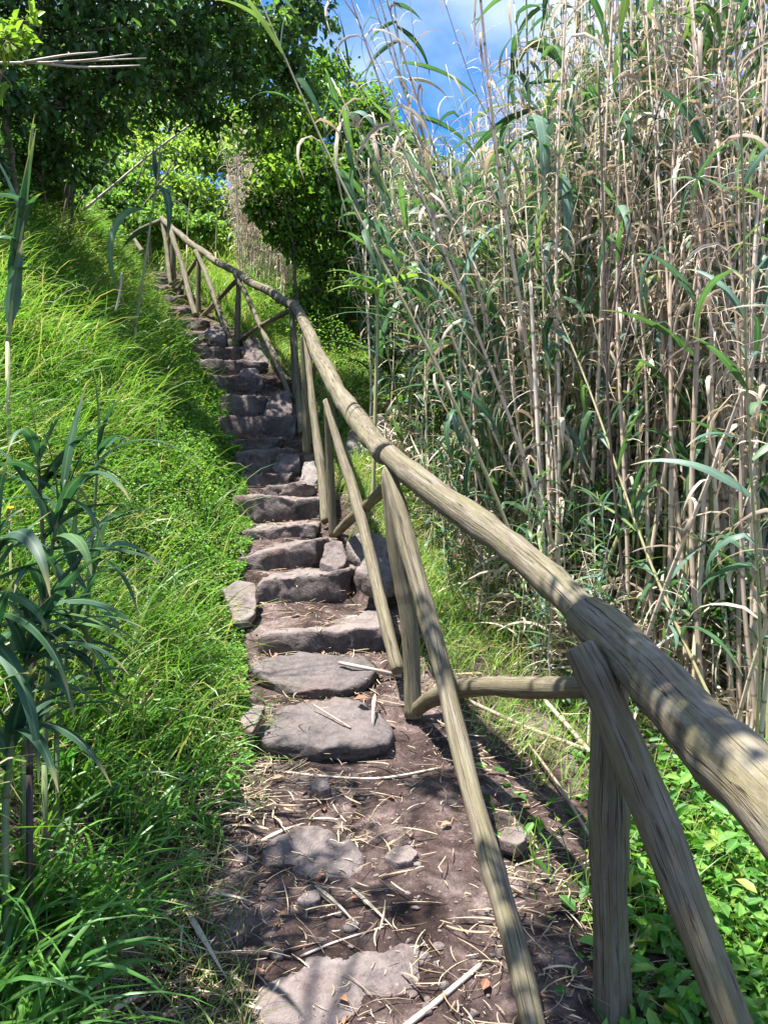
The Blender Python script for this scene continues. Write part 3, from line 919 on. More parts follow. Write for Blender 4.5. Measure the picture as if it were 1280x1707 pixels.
# small leafy herbs along the path edge and over the bank
def herb_mass(X, Y, h, size, rlo=0.0, rhi=1.0):
    N = len(X)
    z = terr(X, Y) + h * R.random(N)
    az = R.uniform(0, 2 * math.pi, N)
    el = R.normal(0.15, 0.45, N)
    dd = np.stack([np.cos(az) * np.cos(el), np.sin(az) * np.cos(el), np.sin(el)], -1)
    nn = norm(np.array([0.25, -0.1, 1]) + R.normal(0, 0.35, (N, 3)))
    return np.stack([X, Y, z], -1), dd, nn, size, R.uniform(rlo, rhi, N)


mb = MB()
X, Y = scatter(150000, lambda Y, n: xl(Y) + 0.10 - 1.35 * R.random(n) ** 1.25, 2.9, 14.5, 1.3)
d = xl(Y) - X
cl = n2(X, Y, 4.2, o=13)
k = in_view(X, Y) & (R.random(len(X)) < np.clip(0.75 + 0.5 * cl - 0.45 * d, 0, 1) * sstep(Y, 2.9, 3.9))
X, Y, d, cl = X[k], Y[k], d[k], cl[k]
h = (0.10 + 0.28 * np.clip(0.5 + 0.6 * cl, 0, 1)) * np.clip(0.35 + d * 3, 0.25, 1)
sz = R.uniform(0.013, 0.030, len(X)) * (1 + np.clip(Y - 5, 0, 8) * 0.12)
p, dd, nn, s_, r_ = herb_mass(X, Y, h, sz)
leaves(mb, p, dd, nn, sz, sz * R.uniform(0.45, 0.75, len(X)), r_)
o = mb.build('ground_cover', HERB)
tag(o, 'low bright herbs with tiny leaves hugging the stair edge', 'ground cover', kind='stuff')

mb = MB()
X, Y = scatter(2600, lambda Y, n: xl(Y) - 0.2 - 3.0 * R.random(n), 1.3, 12.0, 1.3)
k = in_view(X, Y) & (R.random(len(X)) < np.clip(0.4 + 0.9 * n2(X, Y, 2.0, o=16), 0.05, 1))
X, Y = X[k], Y[k]
M = len(X)
i_ = np.repeat(np.arange(M), 16)
N = len(i_)
x = X[i_] + R.normal(0, 0.06, N); y = Y[i_] + R.normal(0, 0.06, N)
hh = R.uniform(0.08, 0.34, M)[i_] * R.uniform(0.4, 1.1, N)
az = R.uniform(0, 6.28, N)
leaves(mb, np.stack([x, y, terr(x, y) + hh], -1), np.stack([np.cos(az), np.sin(az), R.normal(0.1, 0.4, N)], -1), norm(np.array([0.2, -0.2, 1]) + R.normal(0, 0.35, (N, 3))), R.uniform(0.025, 0.055, M)[i_] * R.uniform(0.7, 1.2, N), R.uniform(0.014, 0.028, M)[i_], np.clip(R.random(M)[i_] * 0.8 + 0.2 * R.random(N), 0, 1))
o = mb.build('ground_cover', HERB)
tag(o, 'scattered broad leaved weeds poking through the bank grass', 'ground cover', kind='stuff')

# grass and herbs on the slope between fence and canes
mb = MB()
tufts(4200, lambda Y, n: xr(Y) + 0.14 + 1.7 * R.random(n), 2.3, 13.5, 1.15, 13,
      lambda X, Y: R.random(len(X)) < np.clip(0.35 + 0.8 * n2(X, Y, 3.0, o=21) + 0.3 * sstep(Y, 3, 4.5), 0.04, 1) * sstep(X - xr(Y), 0.05, 0.4), 0.12, 0.30, 0.003, 0.007, 0.05, 0.22, 0.0, 0.6)
o = mb.build('grass', GRASS)
tag(o, 'thin pale grass on the slope between the fence and the canes', 'grass', kind='stuff')

mb = MB()
X, Y = scatter(42000, lambda Y, n: xr(Y) + 0.2 + 1.7 * R.random(n), 3.2, 13.5, 1.1)
cl = n2(X, Y, 2.7, o=28)
k = in_view(X, Y) & (R.random(len(X)) < np.clip(0.3 + 0.8 * cl, 0.03, 1))
X, Y = X[k], Y[k]
sz = R.uniform(0.012, 0.028, len(X)) * (1 + np.clip(Y - 5, 0, 8) * 0.1)
p, dd, nn, s_, r_ = herb_mass(X, Y, 0.05 + 0.22 * R.random(len(X)) ** 2, sz, 0.1, 1)
leaves(mb, p, dd, nn, sz, sz * R.uniform(0.4, 0.7, len(X)), r_)
o = mb.build('ground_cover', HERB)
tag(o, 'small leafy weeds on the slope beyond the handrail', 'ground cover', kind='stuff')

mb = MB()
tufts(2600, lambda Y, n: -6.5 + 7.5 * R.random(n), 11.5, 19.0, 1.0, 14, lambda X, Y: (R.random(len(X)) < 0.9) & ((X > xr(Y) + 0.3) | (Y > 14.6)), 0.3, 0.7, 0.006, 0.012, 0.06, 0.2, 0.0, 0.6)
o = mb.build('grass', GRASS)
tag(o, 'tall pale grass on the sunny ground around the top of the stair', 'grass', kind='stuff')
mb = MB()
X, Y = scatter(26000, lambda Y, n: xr(Y) + 0.5 + 2.0 * R.random(n), 5.5, 11.5, 1.0)
cl = n2(X, Y, 2.1, o=18)
k = in_view(X, Y) & (R.random(len(X)) < np.clip(0.35 + 0.8 * cl, 0.03, 1))
X, Y, cl = X[k], Y[k], cl[k]
sz = R.uniform(0.025, 0.055, len(X))
p, dd, nn, s_, r_ = herb_mass(X, Y, (0.15 + 0.75 * np.clip(0.3 + 0.7 * cl, 0, 1)), sz, 0.0, 1)
leaves(mb, p, dd, nn, sz, sz * R.uniform(0.35, 0.6, len(X)), r_)
o = mb.build('ground_cover', HERB)
tag(o, 'waist high leafy weeds crowding the foot of the low canes', 'ground cover', kind='stuff')

# sparse weeds on the dirt by the path
mb = MB()
X, Y = scatter(7500, lambda Y, n: xl(Y) + 0.25 - 0.9 * R.random(n), 1.5, 3.6, 1.0)
cl = n2(X, Y, 6, o=31)
k = R.random(len(X)) < np.clip(0.2 + 0.9 * cl, 0, 1)
X, Y = X[k], Y[k]
N = len(X)
rd = np.where(R.random(N) < 0.35, R.uniform(0.84, 1, N), np.clip(0.45 + R.normal(0, 0.17, N), 0, 0.83))
blades(mb, np.stack([X, Y, terr(X, Y) - 0.005], -1), R.uniform(-3.2, 3.2, N), R.uniform(0.5, 1.4, N), R.uniform(0.06, 0.22, N), R.uniform(0.002, 0.0045, N), R.uniform(0.4, 2.0, N), 4, rd,
       curl=R.normal(0, 0.6, N), roll=R.normal(0, 0.7, N))
o = mb.build('grass', GRASS)
tag(o, 'sparse wispy grass on the straw strewn dirt at the bank foot', 'grass', kind='stuff')

# broad-leaved creeping plants at the near right of the fence
mb = MB()
X, Y = scatter(15000, lambda Y, n: 0.36 + 2.2 * R.random(n), 1.2, 3.7, 1.0)
cl = n2(X, Y, 4.2, o=35)
k = R.random(len(X)) < np.clip((X - 0.50 - 0.16 * cl - 0.22 * (Y - 2)) * 2.6, 0.03, 1) * sstep(Y, 3.7, 2.9) * (X > xr(Y) + 0.12)
X, Y = X[k], Y[k]
N = len(X)
hh = 0.03 + 0.20 * R.random(N) * np.clip((X - 0.55) * 1.6, 0.1, 1)
p, dd, nn, s_, r_ = herb_mass(X, Y, hh, 0.05)
sz = R.uniform(0.04, 0.09, N)
leaves(mb, p, dd, nn, sz, sz * R.uniform(0.38, 0.52, N), r_, fold=0.18)
o = mb.build('ground_cover', COVER)
tag(o, 'glossy broad leaved creeper covering the ground outside the near post', 'ground cover', kind='stuff')

# ------------------------------------------------------------------ litter
mb = MB()
N = 40000
Y = 1.55 + 12 * R.random(N) ** 2.0
X = xl(Y) - 0.45 + (xr(Y) + 0.9 - xl(Y)) * R.random(N)
cl = n2(X, Y, 5, o=2)
k = R.random(N) < np.clip(0.30 + 0.6 * cl + 0.25 * (X > xr(Y)), 0.07, 1)
X, Y = X[k], Y[k]
N = len(X)
ln = 0.008 + 0.05 * R.random(N) ** 2 + 0.17 * R.random(N) ** 9
blades(mb, np.stack([X, Y, terr(X, Y) + 0.006 + 0.012 * R.random(N)], -1), R.uniform(-3.2, 3.2, N), R.normal(0.1, 0.10, N), ln, R.uniform(0.0012, 0.0032, N) + ln * 0.03 * R.random(N) ** 2, R.normal(0.10, 0.18, N), 5,
       np.clip(R.normal(0.42, 0.28, N), 0, 1), curl=R.normal(0, 0.7, N), roll=R.normal(0, 0.4, N), shape='straw')
def straw_band(n, x0, x1, y0, y1, lo, hi, dens=0.0):
    Yb = R.uniform(y0, y1, n)
    Xb = xl(Yb) + R.uniform(x0, x1, n)
    k = R.random(n) < np.clip(0.45 + 0.9 * n2(Xb, Yb, 4.5, o=4) + dens, 0.05, 1)
    Xb, Yb = Xb[k], Yb[k]
    m = len(Xb)
    l_ = lo + (hi - lo) * R.random(m) ** 2.2
    blades(mb, np.stack([Xb, Yb, terr(Xb, Yb) + 0.008 + 0.02 * R.random(m)], -1), R.uniform(-3.2, 3.2, m), R.normal(0.1, 0.14, m), l_, R.uniform(0.0018, 0.004, m) + l_ * 0.035 * R.random(m) ** 2, R.normal(0.15, 0.2, m), 5,
           np.clip(R.normal(0.45, 0.25, m), 0, 1), curl=R.normal(0, 0.5, m), roll=R.normal(0, 0.5, m), shape='straw')


straw_band(1900, -0.42, 0.22, 1.5, 3.5, 0.03, 0.20, 0.1)     # bank foot
straw_band(450, 0.1, 1.0, 1.6, 3.2, 0.03, 0.16)              # across the path
straw_band(900, -0.05, 0.8, 3.2, 8.5, 0.03, 0.18)            # on the treads
straw_band(900, 1.0, 1.9, 2.2, 4.5, 0.03, 0.22)              # beyond the fence
X2, Y2 = X[:520], Y[:520]
M = len(X2)
az = R.uniform(0, 6.28, M)
leaves(mb, np.stack([X2, Y2, terr(X2, Y2) + 0.012], -1), np.stack([np.cos(az), np.sin(az), R.normal(0, 0.15, M)], -1), norm(np.array([0, 0, 1]) + R.normal(0, 0.3, (M, 3))), R.uniform(0.02, 0.05, M), R.uniform(0.012, 0.025, M), R.random(M), 1)
o = mb.build('litter', [STRAW, DEADLEAF])
tag(o, 'scraps of dry straw and brown leaves scattered on the dirt path', 'litter', kind='stuff')


SLABZ = [((425, 1155, 655, 1250), 0.07), ((425, 1088, 640, 1150), 0.07)]


def on_ground(px, py, Y, h=0.012):
    """walk along the pixel's ray to the terrain near depth Y"""
    for (x0_, y0_, x1_, y1_), up_ in SLABZ:
        if x0_ < px < x1_ and y0_ < py < y1_: h = h + up_
    best = None
    for y in np.linspace(Y * 0.6, Y * 1.5, 160):
        p = P(px, py, y)
        if p[2] <= tz(p[0], p[1]) + h:
            best = p
            break
    p = P(px, py, Y) if best is None else best
    p[2] = tz(p[0], p[1]) + h
    return p


GL = 'dry leaves lying on the path'
for q, (a, b, Yg, wd, lb) in enumerate([
    ((308, 1515), (372, 1648), 2.0, 0.020, 'long pale dry cane leaf lying at the foot of the bank'),
    ((440, 1690), (468, 1640), 1.9, 0.018, 'curled straw coloured leaf on the front rock'),
    ((315, 1365), (345, 1420), 2.6, 0.016, 'dry tan leaf strip beside the small nettle'),
    ((625, 1160), (618, 1208), 3.5, 0.018, 'pale leaf standing out on the lowest slab'),
    ((525, 1480), (595, 1540), 2.3, 0.014, 'dry leaf strip lying across the worn pale rock'),
    ((585, 1480), (650, 1550), 2.3, 0.016, 'split tan cane leaf in the middle of the path'),
    ((355, 1490), (425, 1505), 2.35, 0.014, 'pale leaf strip lying crosswise by the bank'),
    ((860, 1540), (745, 1530), 2.2, 0.016, 'pale dry leaf stretched across the foot of the long brace'),
    ((435, 1405), (505, 1372), 2.7, 0.018, 'straw leaf lying above the worn pale rock'),
    ((275, 1395), (310, 1350), 2.6, 0.018, 'bleached wide leaf scrap on the bank edge'),
]):
    A, B = on_ground(*a, Yg), on_ground(*b, Yg)
    mb = MB()
    dv = B - A
    L0 = np.linalg.norm(dv)
    blades(mb, [A], math.atan2(dv[1], dv[0]), math.asin(np.clip(dv[2] / L0, -1, 1)) + 0.10, L0 * 1.02, wd, 0.22, 8, R.uniform(0.5, 1), curl=R.normal(0, 0.12), roll=0.1, shape='leaf', fold=0.35)
    o = mb.build('dry_leaf', CDRY)
    shift_to(o, A)
    tag(o, lb, 'leaf', GL)
for (px, py, Yg, az, ln, lb) in [(172, 1568, 1.8, -0.35, 0.075, 'red brown oval leaf on the grass at the bank foot'), (805, 1655, 2.0, 1.2, 0.05, 'red brown curled leaf near the long brace foot'),
                                 (590, 1166, 3.6, 0.1, 0.075, 'pinkish brown leaf on the back of the lowest slab'), (398, 1158, 3.5, -0.4, 0.05, 'orange leaf beside the second slab'),
                                 (455, 1300, 3.0, 0.6, 0.05, 'round rusty leaf below the lowest slab')]:
    A = on_ground(px, py, Yg, 0.02)
    mb = MB()
    leaves(mb, [A], [[math.cos(az), math.sin(az), 0.1]], [[0.1, -0.3, 1]], ln, ln * 0.5, R.uniform(0.3, 1), fold=0.2)
    o = mb.build('fallen_leaf', DEADLEAF)
    shift_to(o, A)
    tag(o, lb, 'leaf', 'brown fallen leaves')


def stick(name, pts, r0, r1, mat, label, cat='stick', group=None, sides=8, rnd=None, k=14):
    """pts as (px, py, Y) in space"""
    w = np.array([P(*p) for p in pts])
    q = catmull(w, k)
    mb = MB()
    tube(mb, q, np.linspace(r0, r1, k), sides, R.random() if rnd is None else rnd, 0.06, seed=R.random() * 9)
    o = mb.build(name, mat)
    shift_to(o, w[0])
    return tag(o, label, cat, group)


def gstick(name, pts, r0, r1, mat, label, Yg, **kw):
    w = [on_ground(px, py, Yg, r0 * 0.9 + (0.04 if name == 'fallen_cane' else 0)) for px, py in pts]
    pts = [(640 + p[0] / p[1] * F, 853.5 + (CAMZ - p[2]) / p[1] * F, p[1]) for p in w]
    return stick(name, pts, r0, r1, mat, label, **kw)


GK = 'sticks lying on the path'
gstick('stick', [(565, 1108), (615, 1118), (668, 1128)], 0.010, 0.011, TWIG_GREY, 'grey brown stick lying across the second slab to the post foot', 3.95, group=GK)
gstick('stick', [(470, 1290), (560, 1298), (640, 1300), (735, 1282)], 0.006, 0.005, STALK_DRY, 'long thin dry stem lying across the path below the lowest slab', 3.05, group=GK)
gstick('stick', [(500, 1600), (560, 1575), (640, 1550)], 0.004, 0.003, STALK_DRY, 'thin dry stem crossing the front rock', 2.15, group=GK)
gstick('stick', [(640, 1740), (720, 1680), (800, 1610)], 0.009, 0.007, STALK_DRY, 'thick straw stem at the front beside the long brace', 2.0, group=GK)
gstick('stick', [(528, 1488), (560, 1512), (598, 1542)], 0.006, 0.004, TWIG_GREY, 'short grey twig in the middle of the earth path', 2.35, group=GK)
gstick('stick', [(150, 1710), (190, 1685), (228, 1662)], 0.009, 0.008, STALK_DRY, 'cut pale cane piece at the very bottom of the bank', 1.75, group=GK)
gstick('stick', [(520, 1175), (585, 1215)], 0.004, 0.004, STRAW if False else STALK_DRY, 'straw lying diagonally on the lowest slab', 3.5, group=GK)

# fallen canes on the slope
GF = 'fallen dry canes on the slope'
for pts, r, lb in [
    ([(780, 1170, 3.3), (880, 1215, 3.0), (985, 1256, 2.75), (1110, 1315, 2.6), (1230, 1372, 2.5)], 0.011, 'long pale fallen cane running down from the crooked pole past the near post'),
    ([(908, 1170, 3.2), (950, 1215, 3.0), (990, 1262, 2.8)], 0.012, 'short dry cane fallen against the near post'),
    ([(800, 978, 4.6), (850, 1050, 4.2), (930, 1112, 3.8)], 0.011, 'leaning dry cane fallen from the thicket edge to the grass'),
    ([(740, 930, 4.8), (780, 1010, 4.3), (812, 1070, 4.0)], 0.009, 'thin fallen cane lying downhill in the slope grass'),
    ([(930, 1120, 3.6), (1030, 1200, 3.2), (1060, 1248, 3.1)], 0.010, 'dry cane slanting behind the sawn brace top'),
    ([(1050, 1245, 3.0), (1150, 1243, 3.0), (1260, 1238, 3.0)], 0.011, 'level broken cane low behind the thick handrail'),
    ([(1080, 1370, 2.45), (1140, 1425, 2.3), (1190, 1475, 2.2)], 0.010, 'broken brown cane lying in the creeper leaves'),
    ([(985, 1400, 2.6), (930, 1310, 2.9), (880, 1240, 3.1)], 0.007, 'thin dry stem lying on bare earth behind the near post'),
]:
    gstick('fallen_cane', [(a, b) for a, b, c in pts], r, r * 0.85, STALK_OLD, lb, pts[0][2], cat='cane', group=GF)

# ------------------------------------------------------------------ giant canes
def cane_proto(seed, kind, H=4.6):
    """returns (stalk MB, leaves MB, side shoots MB or None): dry / mixed / green"""
    r = np.random.default_rng(seed)
    st, lf, sh = MB(), MB(), MB()
    n = int(H / 0.21) + 1
    t = np.linspace(0, 1, n)
    a = r.uniform(0, 6.28)
    bend = r.uniform(0.0, 0.22) if kind != 'green' else r.uniform(0.05, 0.4)
    off = bend * t ** 2.4 * (1.0 if kind != 'dry' else 0.8)
    pts = np.stack([math.cos(a) * off + 0.02 * np.sin(t * 9 + a), math.sin(a) * off + 0.02 * np.cos(t * 8 + a), t * H * (1 - 0.1 * bend)], -1)
    r0 = r.uniform(0.010, 0.0165) * (0.85 if kind == 'green' else 1)
    rad = r0 * (1 - 0.72 * t ** 1.3)
    tube(st, pts, rad, 7, r.random(), 0.05, seed=seed)
    az0 = r.uniform(0, 6.28)
    if kind == 'dry':
        lo, nl, pd = 0.28, 17, 0.90
    elif kind == 'mixed':
        lo, nl, pd = 0.2, 26, 0.42
    else:
        lo, nl, pd = 0.16, 26, 0.10
    for i in range(nl):
        tt = lo + (0.99 - lo) * (i + r.random()) / nl
        p = np.array([np.interp(tt, t, pts[:, j]) for j in range(3)])
        az = az0 + (i % 2) * math.pi + r.normal(0, 0.45)
        isdry = r.random() < (pd if kind != 'mixed' else (0.85 if tt < 0.6 else 0.2))
        if isdry:
            blades(lf, [p], az, r.uniform(-0.2, 1.0), r.uniform(0.18, 0.55), r.uniform(0.012, 0.034), r.uniform(1.6, 2.7), 6, r.random(), 2, r.normal(0, 0.8), r.normal(0, 1.0), 'leaf', 0.35, 0.5)
        else:
            blue = r.random() < 0.4
            if r.random() < 0.5:      # folded over and hanging straight
                blades(lf, [p], az, r.uniform(0.5, 1.1), r.uniform(0.35, 0.6), r.uniform(0.035, 0.058), r.uniform(2.3, 2.8), 8, r.random(), 1 if blue else 0, r.normal(0, 0.2), r.normal(0, 0.3), 'leaf', 0.15, 0.35)
            else:
                blades(lf, [p], az, r.uniform(0.7, 1.25), r.uniform(0.35, 0.68), r.uniform(0.028, 0.055), r.uniform(0.5, 2.0), 8, r.random(), 1 if blue else 0, r.normal(0, 0.3), r.normal(0, 0.3), 'leaf', 0.2, 1.4)
    if kind != 'green':
        for i in range(5 if kind == 'dry' else 3):
            tt = r.uniform(0.35, 0.9)
            p = np.array([np.interp(tt, t, pts[:, j]) for j in range(3)])
            az = r.uniform(0, 6.28)
            ln = r.uniform(0.4, 1.0)
            k = np.linspace(0, 1, 7)
            q = p + np.stack([math.cos(az) * ln * 0.28 * k ** 0.7, math.sin(az) * ln * 0.28 * k ** 0.7, ln * k], -1)
            tube(lf, q, np.linspace(0.0042, 0.0015, 7), 5, r.random(), 0, mat=3)
            m = 6
            kk = r.uniform(0.25, 1, m)
            pp = np.stack([np.interp(kk, k, q[:, j]) for j in range(3)], -1)
            blades(lf, pp, r.uniform(0, 6.28, m), r.uniform(0.2, 1.2, m), r.uniform(0.10, 0.30, m), r.uniform(0.006, 0.014, m), r.uniform(0.8, 2.6, m), 5, r.random(m), 2, r.normal(0, 0.6, m), r.normal(0, 0.8, m), 'leaf', 0.3, 0.8)
    return st, lf, (sh if sh.nv else None), H


LM = [CLEAF, CBLUE, CDRY]
KINDS = ['dry'] * 9 + ['mixed'] * 6 + ['green'] * 6
RAW = [cane_proto(500 + i, k) for i, k in enumerate(KINDS)]
PM = []
for (st, lf, sh, H), k in zip(RAW, KINDS):
    PM.append((st.mesh('stalk', STALK_GREEN if k == 'green' else STALK_DRY), lf.mesh('leaves', LM + [STALK_DRY])))

FR = np.array([(540, 9.4), (570, 8.5), (600, 7.9), (640, 7.2), (680, 6.7), (720, 6.2), (790, 5.4), (860, 4.8), (940, 4.5), (1020, 4.15), (1120, 3.85), (1280, 3.45), (1500, 3.0), (1900, 2.3)])
SKYL = np.array([(540, 300), (600, 260), (640, 235), (700, 260), (740, 300), (800, 280), (850, 230), (880, 40), (920, -120), (1060, -160), (1180, -120), (1300, -200), (1900, -250)])


def cane_label(kind, x, y):
    px = 640 + x / y * F
    if px > 1090: zone = 'behind the thick near handrail'
    elif px > 860: zone = 'in the tall thicket behind the middle handrail'
    else: zone = 'at the low thicket edge near the boulder'
    return {'dry': 'dead tan cane with hanging straw leaves ', 'mixed': 'tan stalked cane green leaved at its top ', 'green': 'living green cane with drooping leaves '}[kind] + zone


ncane = 0


def place_cane(i, x, y, H, rz, lean, laz, label):
    r = empty('giant_cane', (x, y, tz(x, y) - 0.05), label, 'cane', 'canes in the thicket')
    s = H / RAW[i][3]
    wv = 0.6 + 0.4 * s
    r.scale = (wv * 1.0, wv * 1.0, s)
    r.rotation_mode = 'AXIS_ANGLE'
    q = (Vector((math.cos(laz), math.sin(laz), 0)).to_track_quat('X', 'Z'))
    from mathutils import Quaternion
    qq = Quaternion((-math.sin(laz), math.cos(laz), 0), lean) @ Quaternion((0, 0, 1), rz)
    r.rotation_mode = 'QUATERNION'
    r.rotation_quaternion = qq
    for nm, me in zip(('stalk', 'leaves'), PM[i]):
        if me is None: continue
        c = bpy.data.objects.new(nm, me)
        COL.objects.link(c)
        c.parent = r
    return r


rc = np.random.default_rng(21)
for j in range(222):
    px = rc.uniform(612, 1330) if rc.random() < 0.8 else rc.uniform(880, 1330)
    if px < 870 and rc.random() < 0.35: px = rc.uniform(870, 1330)
    fr = np.interp(px, FR[:, 0], FR[:, 1])
    y = fr + 2.3 * rc.random() ** 1.3
    x = (px - 640) / F * y
    ps = np.interp(px, SKYL[:, 0], SKYL[:, 1]) + rc.normal(0, 45) + (rc.uniform(0, 430) if px > 880 and rc.random() < 0.6 else 0)
    H = np.clip(CAMZ + (853.5 - ps) / F * y - tz(x, y), 1.4, 5.6)
    kind = rc.choice(['dry', 'mixed', 'green'], p=[0.50, 0.26, 0.24] if px > 860 else [0.34, 0.31, 0.35])
    i = int(rc.choice([q for q, kk in enumerate(KINDS) if kk == kind]))
    lean = abs(rc.normal(0, 0.05)) if rc.random() < (0.70 if px > 860 else 0.9) else rc.uniform(0.10, 0.5 if px > 860 else 0.2)
    place_cane(i, x, y, H, rc.uniform(0, 6.28), lean, rc.uniform(0, 6.28), cane_label(kind, x, y))

# taller leafy canes that rise over the low edge against the sky
for j in range(24):
    px = rc.uniform(600, 860); y = np.interp(px, FR[:, 0], FR[:, 1]) + rc.uniform(-0.1, 1.6)
    x = (px - 640) / F * y
    ps = rc.uniform(60, 330) if px < 720 else rc.uniform(150, 380)
    H = np.clip(CAMZ + (853.5 - ps) / F * y - tz(x, y), 1.6, 5.2)
    c_ = place_cane(int(rc.choice([q for q, kk in enumerate(KINDS) if kk == 'green'])), x, y, H, rc.uniform(0, 6.28), abs(rc.normal(0, 0.05)), rc.uniform(0, 6.28), 'tall leafy green cane rising over the low thicket edge')
    c_.scale = (1.25, 1.25, c_.scale[2])

# the mass of canes farther back
mass = MB()


def add_cane_to(mb, i, x, y, H, rz, lean, laz):
    st, lf, sh, H0 = RAW[i]
    s = H / H0
    wv = 0.6 + 0.4 * s
    from mathutils import Quaternion
    M = np.array((Quaternion((-math.sin(laz), math.cos(laz), 0), lean) @ Quaternion((0, 0, 1), rz)).to_matrix())
    for src, mats in ((st, [4 if KINDS[i] == 'green' else 3]), (lf, None), (sh, [3])):
        if src is None: continue
        V = np.concatenate(src.v) * np.array([wv, wv, s])
        V = V @ M.T + np.array([x, y, tz(x, y) - 0.05])
        mb.v.append(V)
        mb.u.append(np.concatenate(src.u)); mb.w.append(np.concatenate(src.w))
        mb.r.append(np.mod(np.concatenate(src.r) + (rc.random() if mats else 0), 1.0))
        mb.f.append(np.concatenate(src.f) + mb.nv)
        mb.fs.append(np.concatenate(src.fs))
        mm = np.concatenate(src.m)
        mb.m.append(np.full(len(mm), mats[0]) if mats else mm)
        mb.nv += len(V)


for j in range(525):
    px = rc.uniform(625, 1300) if j < 470 else rc.uniform(1300, 1900)
    fr = np.interp(px, FR[:, 0], FR[:, 1])
    y = fr + (1.9 if px < 1300 else 1.0) + 4.4 * rc.random()
    x = (px - 640) / F * y
    ps = np.interp(px, SKYL[:, 0], SKYL[:, 1]) + rc.normal(40, 70) + (rc.uniform(160, 520) if px > 870 else 0)
    H = np.clip(CAMZ + (853.5 - ps) / F * y - tz(x, y), 1.4, 5.2)
    if px > 1300: H = rc.uniform(2.6, 4.6)
    kind = rc.choice(['dry', 'mixed', 'green'], p=[0.82, 0.11, 0.07] if px > 860 else [0.4, 0.3, 0.3])
    i = int(rc.choice([q for q, kk in enumerate(KINDS) if kk == kind]))
    add_cane_to(mass, i, x, y, H, rc.uniform(0, 6.28), abs(rc.normal(0, 0.08)) if rc.random() < 0.85 else rc.uniform(0.15, 0.6), rc.uniform(0, 6.28))
# young shoots in front of the canes
for j in range(34):
    px = rc.uniform(690, 1060); y = np.interp(px, FR[:, 0], FR[:, 1]) - rc.uniform(0.05, 0.75)
    x = (px - 640) / F * y
    c_ = place_cane(int(rc.choice([q for q, kk in enumerate(KINDS) if kk != 'dry'])), x, y, rc.uniform(0.5, 1.3), rc.uniform(0, 6.28), abs(rc.normal(0, 0.12)), rc.uniform(0, 6.28), 'short young cane shoot sprouting in the slope grass before the thicket')
    c_.name = 'cane_shoot'
    c_['category'] = 'shoot'
    c_['group'] = 'young shoots in front of the thicket'
    c_.scale = (0.5, 0.5, c_.scale[2])
# dead stems and leaf trash low in the thicket
nb = 3800
px_ = 640 + 690 * rc.random(nb) ** 1.25; y_ = np.interp(px_, FR[:, 0], FR[:, 1]) - 0.25 + 0.35 * (px_ > 1020) + 2.2 * rc.random(nb) ** 1.5
x_ = (px_ - 640) / F * y_
blades(mass, np.stack([x_, y_, terr(x_, y_) + 0.02 + 0.55 * rc.random(nb) ** 2.2], -1), rc.uniform(-3.2, 3.2, nb), rc.normal(0.3, 0.6, nb), rc.uniform(0.12, 0.42, nb), rc.uniform(0.008, 0.024, nb), rc.uniform(0.2, 1.8, nb), 5, rc.random(nb), 2, rc.normal(0, 0.5, nb), rc.normal(0, 0.8, nb), 'leaf', 0.3, 1.0)
o = mass.build('cane_thicket', LM + [STALK_DRY, STALK_GREEN])
tag(o, 'tangled depth of the cane thicket seen between the front stalks', 'canes', kind='stuff')

# ------------------------------------------------------------------ single reeds that stand out
def reed(name, label, pts, r0, r1, lvs, mat=STALK_GREEN, group='reeds standing on their own', lmats=LM):
    """pts (px,py,Y); lvs: (t, tip px, tip py, dY, width, droopiness, mat)"""
    w = np.array([P(*p) for p in pts])
    e = empty(name, w[0], label, 'reed', group)
    k = 22
    q = catmull(w, k)
    mb = MB()
    tube(mb, q - w[0], np.linspace(r0, r1, k), 8, R.random(), 0.03)
    gz = tz(w[0][0], w[0][1]) - 0.05
    if w[0][2] > gz:
        tube(mb, np.array([[0, 0, gz - w[0][2]], [0, 0, (gz - w[0][2]) * 0.5], [0, 0, 0]]), r0, 8, R.random(), 0.03)
    mb.build('stalk', mat, e)
    lf = MB()
    tt = np.linspace(0, 1, k)
    for (t, tx, ty, dY, wd, dr, m) in lvs:
        b = np.array([np.interp(t, tt, q[:, j]) for j in range(3)])
        tip = P(tx, ty, b[1] + dY)
        dv = tip - b
        L0 = np.linalg.norm(dv)
        az = math.atan2(dv[1], dv[0])
        el = math.asin(np.clip(dv[2] / L0, -1, 1))
        blades(lf, [b - w[0]], az, el + dr * 0.55, L0 * (1 + 0.09 * dr * dr), wd * (1.35 if 4.5 < w[0][1] < 9 else 1.0), dr, 12, R.random(), m, 0.0, R.normal(0, 0.25), 'leaf', 0.2, 1.0)
    if lf.nv: lf.build('leaves', lmats, e)
    return e


